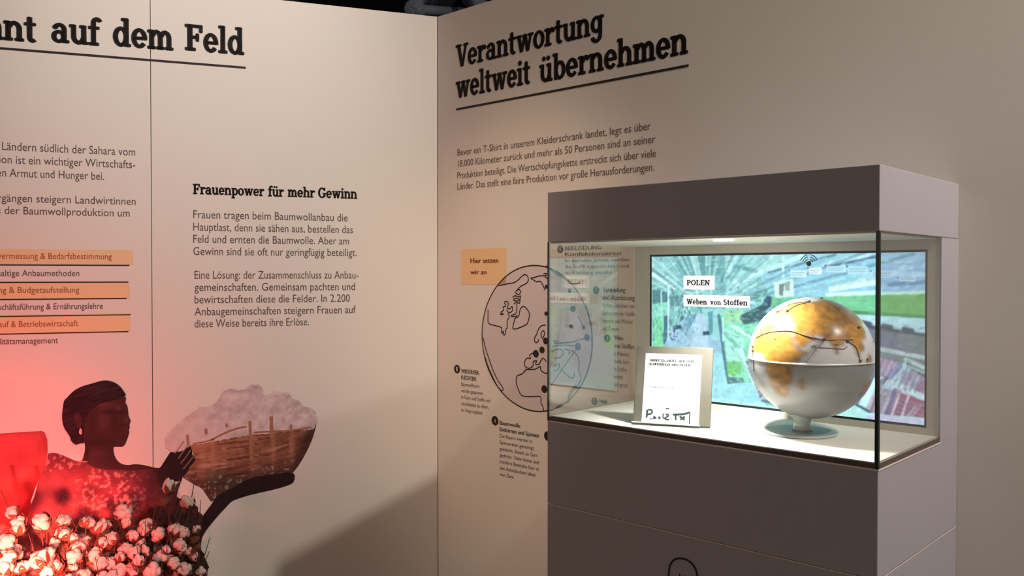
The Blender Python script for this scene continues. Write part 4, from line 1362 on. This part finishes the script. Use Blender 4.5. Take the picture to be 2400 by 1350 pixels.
lp = np.pad(lin, ((0, 1), (0, 1), (0, 0)), 'edge').reshape(-1, 3)
link('display', mesh('display', vs, fs, M_SCREEN, ink=lp), scr)
b = MB()
for q in ((0, 0, BZ, sh), (sw - BZ * .4, 0, sw, sh), (0, 0, sw, BZ), (0, sh - BZ, sw, sh)):
    b.box(q[0] + .0003, q[1] + .0003, -0.02, q[2] - .0003, q[3] - .0003, -0.0025)
b.box(0.002, 0.002, -0.05, sw - 0.002, sh - 0.002, -0.006)
b.build('bezel', M_BEZEL, scr)


def sp(X, Y):
    u, v = FBK.px(X, Y, -0.004)
    return (u - sl, v - sbt)


M_LABEL = mat('lit_label', C(236, 246, 244), 0.3, 0.2, noise=0.01, emit=1.0)
M_LINK = mat('label_ink', (0.03, 0.04, 0.05), 0.5, 0.2, noise=0.05)
for (a, c2, tx, x0, y0, x1, y1, xh) in (((1602, 646), (1675, 679), [('POLEN', 1610, 669, 1664, 668, 12)], 0, 0, 0, 0, 0),
                                       ((1602, 691), (1758, 722), [('Weben', 1610, 713, 1657, 714, 12), ('von', 1665, 714, 1690, 714.5, 12), ('Stoffen', 1696, 714.5, 1752, 716, 12)], 0, 0, 0, 0, 0)):
    p0, p1 = sp(*a), sp(*c2)
    b = MB().rect(p0[0], p1[1], p1[0], p0[1], -0.0037)
    b.build('title_box', M_LABEL, scr)
    b = MB()
    for (s, xa, ya, xb, yb, hh) in tx:
        q0, q1 = sp(xa, ya), sp(xb, yb)
        hgt = sp(xa, ya - hh)[1] - q0[1]
        put_slab(b, s, q0[0], q1[0], (q0[1] + q1[1]) / 2, hgt / (1.4 if s.isupper() else 1.35 if s != 'von' else 1.5), -0.0034, gap=40, bold=0.07)
    b.build('title_text', M_LINK, scr)
b = MB()
q = sp(1896, 618)
r1 = sp(1896, 612)[1] - q[1]
b.disc(q[0], q[1], r1, r1, -0.0034, 20)
for rr_ in (1.9, 2.8, 3.7):
    for a0 in (20, 100):
        b.arc(q[0], q[1], r1 * rr_, r1 * rr_, r1 * .3, r1 * .3, a0, a0 + 60, -0.0035)
b.build('signal_icon', M_LINK, scr)

# ------------------------------------------------------------------ globe on a foot
def on_floor(X, Y, z):
    r = ray(X, Y)
    return EYE + r * ((z - EYE.z) / r.z)


gf = on_floor(1875, 1015, ZF)
dep = gf.y
gr = 144.0 / FPX * dep * 0.985
rc = ray(1901, 838)
gc = EYE + rc * (dep / rc.y)
gt = thing('globe', 'white globe with golden continents on a round foot inside the showcase', 'globe', Matrix.Translation((gf.x, gf.y, ZF)))
go = gc - Vector((gf.x, gf.y, ZF))
view = math.atan2(-gc.x, -gc.y)                                    # bearing from the globe to the viewer
LON0 = 55.0
LAND = [
    [(-6, 35), (10, 37), (20, 32), (32, 31), (35, 28), (43, 12), (51, 11), (40, -3), (40, -15), (35, -22), (32, -28), (26, -34), (18, -34), (12, -17), (13, -5), (9, 4), (-4, 5), (-8, 4), (-17, 14), (-16, 22), (-10, 30)],
    [(-9, 43), (-9, 37), (-2, 37), (3, 43), (9, 44), (16, 38), (18, 40), (13, 45), (20, 40), (23, 36), (27, 37), (36, 36), (35, 31), (39, 21), (44, 12.5), (52, 17), (59, 22), (56, 26), (50, 29), (57, 26), (66, 25), (72, 20), (77, 8), (80, 15), (88, 22), (94, 16), (98, 8), (103, 1), (101, 12), (105, 9), (109, 12), (106, 20), (115, 22),
     (121, 28), (119, 37), (127, 35), (130, 42), (140, 50), (142, 58), (160, 60), (179, 66), (179, 70), (140, 73), (110, 76), (80, 73), (60, 69), (40, 67), (28, 71), (14, 66), (5, 60), (10, 57), (8, 54), (2, 51), (-4, 48), (-1, 45)],
    [(44, -16), (50, -14), (48, -25), (44, -24)], [(95, 5), (104, -3), (106, -6), (100, 0)], [(109, 1), (117, 6), (118, 0), (111, -3)], [(114, -22), (129, -15), (142, -11), (153, -27), (140, -38), (116, -34)], [(80, 9), (82, 7), (80, 6)], [(-5, 58), (1, 52), (-5, 50)]]
NA, NB = 144, 96
gv, gl = [], []
for j in range(NB + 1):
    la = PI / 2 - PI * j / NB
    for i in range(NA):
        lo = 2 * PI * i / NA
        gl.append((math.degrees(lo), math.degrees(la)))
        a = view - (lo - math.radians(LON0))
        gv.append((go.x + gr * math.cos(la) * math.sin(a), go.y + gr * math.cos(la) * math.cos(a), go.z + gr * math.sin(la)))
gl = np.array(gl)
lon = (gl[:, 0] + 180) % 360 - 180
lat = gl[:, 1]
jit = 1.2 * noise2(lon / 3, lat / 3, 90)
land = np.zeros(len(lon), bool)
for p in LAND:
    land |= inside(p, lon + jit, lat - jit)
# soften the coast by one step
L2 = land.reshape(NB + 1, NA).astype(float)
L2 = (2 * L2 + np.roll(L2, 1, 1) + np.roll(L2, -1, 1) + np.vstack([L2[:1], L2[:-1]]) + np.vstack([L2[1:], L2[-1:]])) / 6
coast = np.clip(1 - np.abs(L2 - .5) * 2.4, 0, 1).ravel()
L2 = L2.ravel()
gink = np.tile(np.array((0.70, 0.70, 0.73)), (len(lon), 1)) * (1 + .03 * noise2(lon / 7, lat / 7, 91))[:, None]
gold = np.tile(np.array((0.42, 0.20, 0.036)), (len(lon), 1)) * (1 + .35 * noise2(lon / 9, lat / 7, 92) + .30 * noise2(lon / 3.2, lat / 2.2, 93))[:, None]
gink = gink * np.where(lat < -1.0, .36, .92)[:, None]                  # frosted lower shell, its shaded underside put into the ink as darker grey
gold = gold * np.where(lat < -1.0, .6, 1.0)[:, None]  # same painted shade over the land
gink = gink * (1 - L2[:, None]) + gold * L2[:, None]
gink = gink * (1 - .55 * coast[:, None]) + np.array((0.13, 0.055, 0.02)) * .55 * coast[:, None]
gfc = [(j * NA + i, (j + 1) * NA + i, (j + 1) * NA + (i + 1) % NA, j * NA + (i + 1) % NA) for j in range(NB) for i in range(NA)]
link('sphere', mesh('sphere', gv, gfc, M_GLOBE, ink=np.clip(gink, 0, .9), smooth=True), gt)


def gpt(lon_, lat_, k=1.0):
    la, lo = math.radians(lat_), math.radians(lon_)
    a = view - (lo - math.radians(LON0))
    return Vector((go.x + gr * k * math.cos(la) * math.sin(a), go.y + gr * k * math.cos(la) * math.cos(a), go.z + gr * k * math.sin(la)))


def glon(X, Y):
    """Longitude and latitude of the globe point seen at a photo pixel."""
    d = ray(X, Y).normalized()
    oc = EYE - gc
    bq = oc.dot(d)
    disc = bq * bq - (oc.dot(oc) - gr * gr)
    p = EYE + d * (-bq - math.sqrt(max(disc, 0))) - gc
    la = math.degrees(math.asin(max(-1, min(1, p.z / p.length))))
    a = math.atan2(p.x, p.y)
    return (math.degrees(view - a) + LON0, la)


# seam ring at the equator
b = MB()
b.tube([gpt(i * 3.0, -1.0, 1.004) for i in range(121)], 0.0018, 8)
b.build('equator_ring', mat('silver_ring', (0.80, 0.80, 0.82), 0.3, 0.5, noise=0.03, metal=0.3), gt, smooth=True)['label'] = 'silver equator ring'
M_KNOT = mat('brown_thread', (0.16, 0.06, 0.035), 0.7, 0.2, noise=0.2)
M_THREAD = mat('grey_thread', (0.14, 0.11, 0.11), 0.7, 0.2, noise=0.2)
for s in (((1772, 793), (1800, 780), (1850, 776), (1890, 788), (1928, 796)), ((1930, 797), (1908, 822), (1888, 848)), ((1930, 797), (1948, 798), (1962, 808), (1976, 818), (1985, 812)), ((1985, 800), (2004, 812), (2012, 832), (2014, 846)), ((1825, 732), (1850, 714), (1890, 703), (1925, 699)), ((1765, 820), (1766, 846), (1768, 870)), ((1845, 730), (1870, 715), (1900, 708))):
    b = MB()
    pts = []
    ll = [glon(*q) for q in s]
    for q in catmull([(a, c, 0) for a, c in ll], 5, False):
        pts.append(gpt(q.x, q.y, 1.006))
    b.tube(pts, 0.0009, 6)
    b.build('route_thread', M_THREAD, gt, smooth=True)
for (X, Y, r) in ((1930, 795, .0042), (1986, 799, .0042), (1765, 812, .0032), (1765, 821, .0034), (1823, 731, .0034), (1845, 730, .0034), (2012, 768, .0036), (2016, 845, .0028), (1925, 700, .0022), (2032, 842, .0026)):
    p = gpt(*glon(X, Y), 1.008)
    bm = bmesh.new()
    bmesh.ops.create_icosphere(bm, subdivisions=2, radius=r)
    bm.verts.index_update()
    link('marker_pin', mesh('marker_pin', [v.co + p for v in bm.verts], [[v.index for v in f.verts] for f in bm.faces], M_KNOT, smooth=True), gt)
    bm.free()
M_FROST = mat('frosted_foot', (0.46, 0.50, 0.47), 0.2, 0.5, noise=0.03, coat=0.3)
nk = Vector((go.x * 0.55, go.y * 0.55))
b = MB()
zb = go.z - gr
b.lathe([(0.0, 0.006), (0.024, 0.006), (0.021, 0.012), (0.0195, 0.022), (0.021, zb - 0.002), (0.030, zb + 0.0065), (0.034, zb + 0.0095), (0.0, zb + 0.0095)], 40, nk.x * 0.35, nk.y * 0.35)
b.build('neck', M_FROST, gt, smooth=True)
b = MB().lathe([(0.0, 0.0), (0.084, 0.0), (0.0855, 0.002), (0.0855, 0.004), (0.083, 0.006), (0.0, 0.006)], 64)
b.build('foot', mat('grey_green_foot', (0.36, 0.40, 0.375), 0.5, 0.2, noise=0.04), gt)

# ------------------------------------------------------------------ information card on its stand
cbase = on_floor(1572, 999, ZF)
cyaw = math.atan2(cbase.x, cbase.y) * -1.0 - math.radians(10)
tilt = math.radians(17)
# local x along the card, y away from the viewer, z up along the leaning board
MCARD = Matrix.Translation((cbase.x, cbase.y, ZF + 0.004)) @ Matrix.Rotation(cyaw, 4, 'Z') @ Matrix.Rotation(-tilt, 4, 'X')
cardt = thing('card_stand', 'beige leaning board with a bright white text card, beside the globe', 'card stand', MCARD)
W0, H0 = 0.196, 0.202
MB().bevel_box(-W0 / 2, 0, 0, W0 / 2, 0.010, H0, 0.0015).build('backing_board', M_BOARD, cardt)
sx0, sx1, sz0, sz1 = -0.075, 0.070, 0.0015, 0.182
MB().box(sx0, -0.0012, sz0, sx1, -0.0002, sz1).build('sheet', M_WHITE, cardt)
MB().box(-W0 / 2, -0.014, -0.0005, sx1 + 0.004, 0.0, 0.0012).build('ledge', M_WHITE, cardt)
b = MB().add([(-0.03, 0.0102, 0.10), (0.03, 0.0102, 0.10), (0.03, 0.0122, 0.10), (-0.03, 0.0122, 0.10), (-0.03, 0.074, 0.018), (0.03, 0.074, 0.018), (0.03, 0.076, 0.018), (-0.03, 0.076, 0.018)],
             [(0, 1, 2, 3), (4, 7, 6, 5), (0, 4, 5, 1), (1, 5, 6, 2), (2, 6, 7, 3), (3, 7, 4, 0)])
b.build('prop', M_BOARD, cardt)


def card_text(name, rows, m):
    b = MB()
    for tx, xa, xb, z, cap in rows:
        put_sans(b, tx, xa, xb, z, cap, 0, 0.0005)
    b.v = [(x, -0.0016, z) for x, z, _ in b.v]
    b.build(name, m, cardt)


M_FAINT = mat('faint_ink', (0.30, 0.32, 0.32), 0.6, 0.2, noise=0.05)
card_text('card_heading', [('ARBEITSSCHRITT  AUF DEM', sx0 + .012, sx1 - .020, .161, .0065), ('KLEIDERBÜGEL ANZUSEHEN', sx0 + .012, sx1 - .028, .151, .0065)], mat('grey_ink', (0.02, 0.025, 0.025), 0.6, 0.2, noise=0.05))
card_text('card_text', [('Weltweiter Weg', sx0 + .016, sx1 - .068, .092, .005)], M_FAINT)
# dark picture strip at the foot of the card
b = MB()
for s, w in ((((-.0625, .034), (-.0615, .024), (-.063, .014)), .005), (((-.061, .034), (-.052, .035), (-.0485, .029), (-.053, .024), (-.060, .023)), .0042),
             (((-.020, .027), (-.0205, .020), (-.019, .014)), .0035), (((-.014, .0235), (-.009, .0255), (-.0065, .022), (-.012, .018), (-.016, .015), (-.010, .012), (-.004, .013)), .0042), (((.004, .0255), (.018, .0265), (.034, .029), (.046, .034)), .0055), (((.047, .034), (.0465, .020), (.047, .004)), .0032), (((.012, .026), (.0115, .018), (.013, .012)), .005), (((-.014, .040), (-.006, .0405)), .003)):
    b.stroke(catmull(s, 4, False), w)
for s in (((-.047, .012), (-.044, .021), (-.038, .017), (-.036, .012)), ((-.034, .013), (-.031, .020), (-.027, .019), (-.026, .012)), ((.020, .022), (.024, .024), (.028, .021), (.032, .024), (.037, .021), (.034, .017), (.036, .011), (.029, .014), (.022, .011), (.024, .016)), ((-.058, .012), (-.050, .010), (-.044, .012), (-.050, .0135))):
    b.quad(s)
b.v = [(x, -0.0016, z) for x, z, _ in b.v]
b.build('card_picture', M_LINK, cardt)
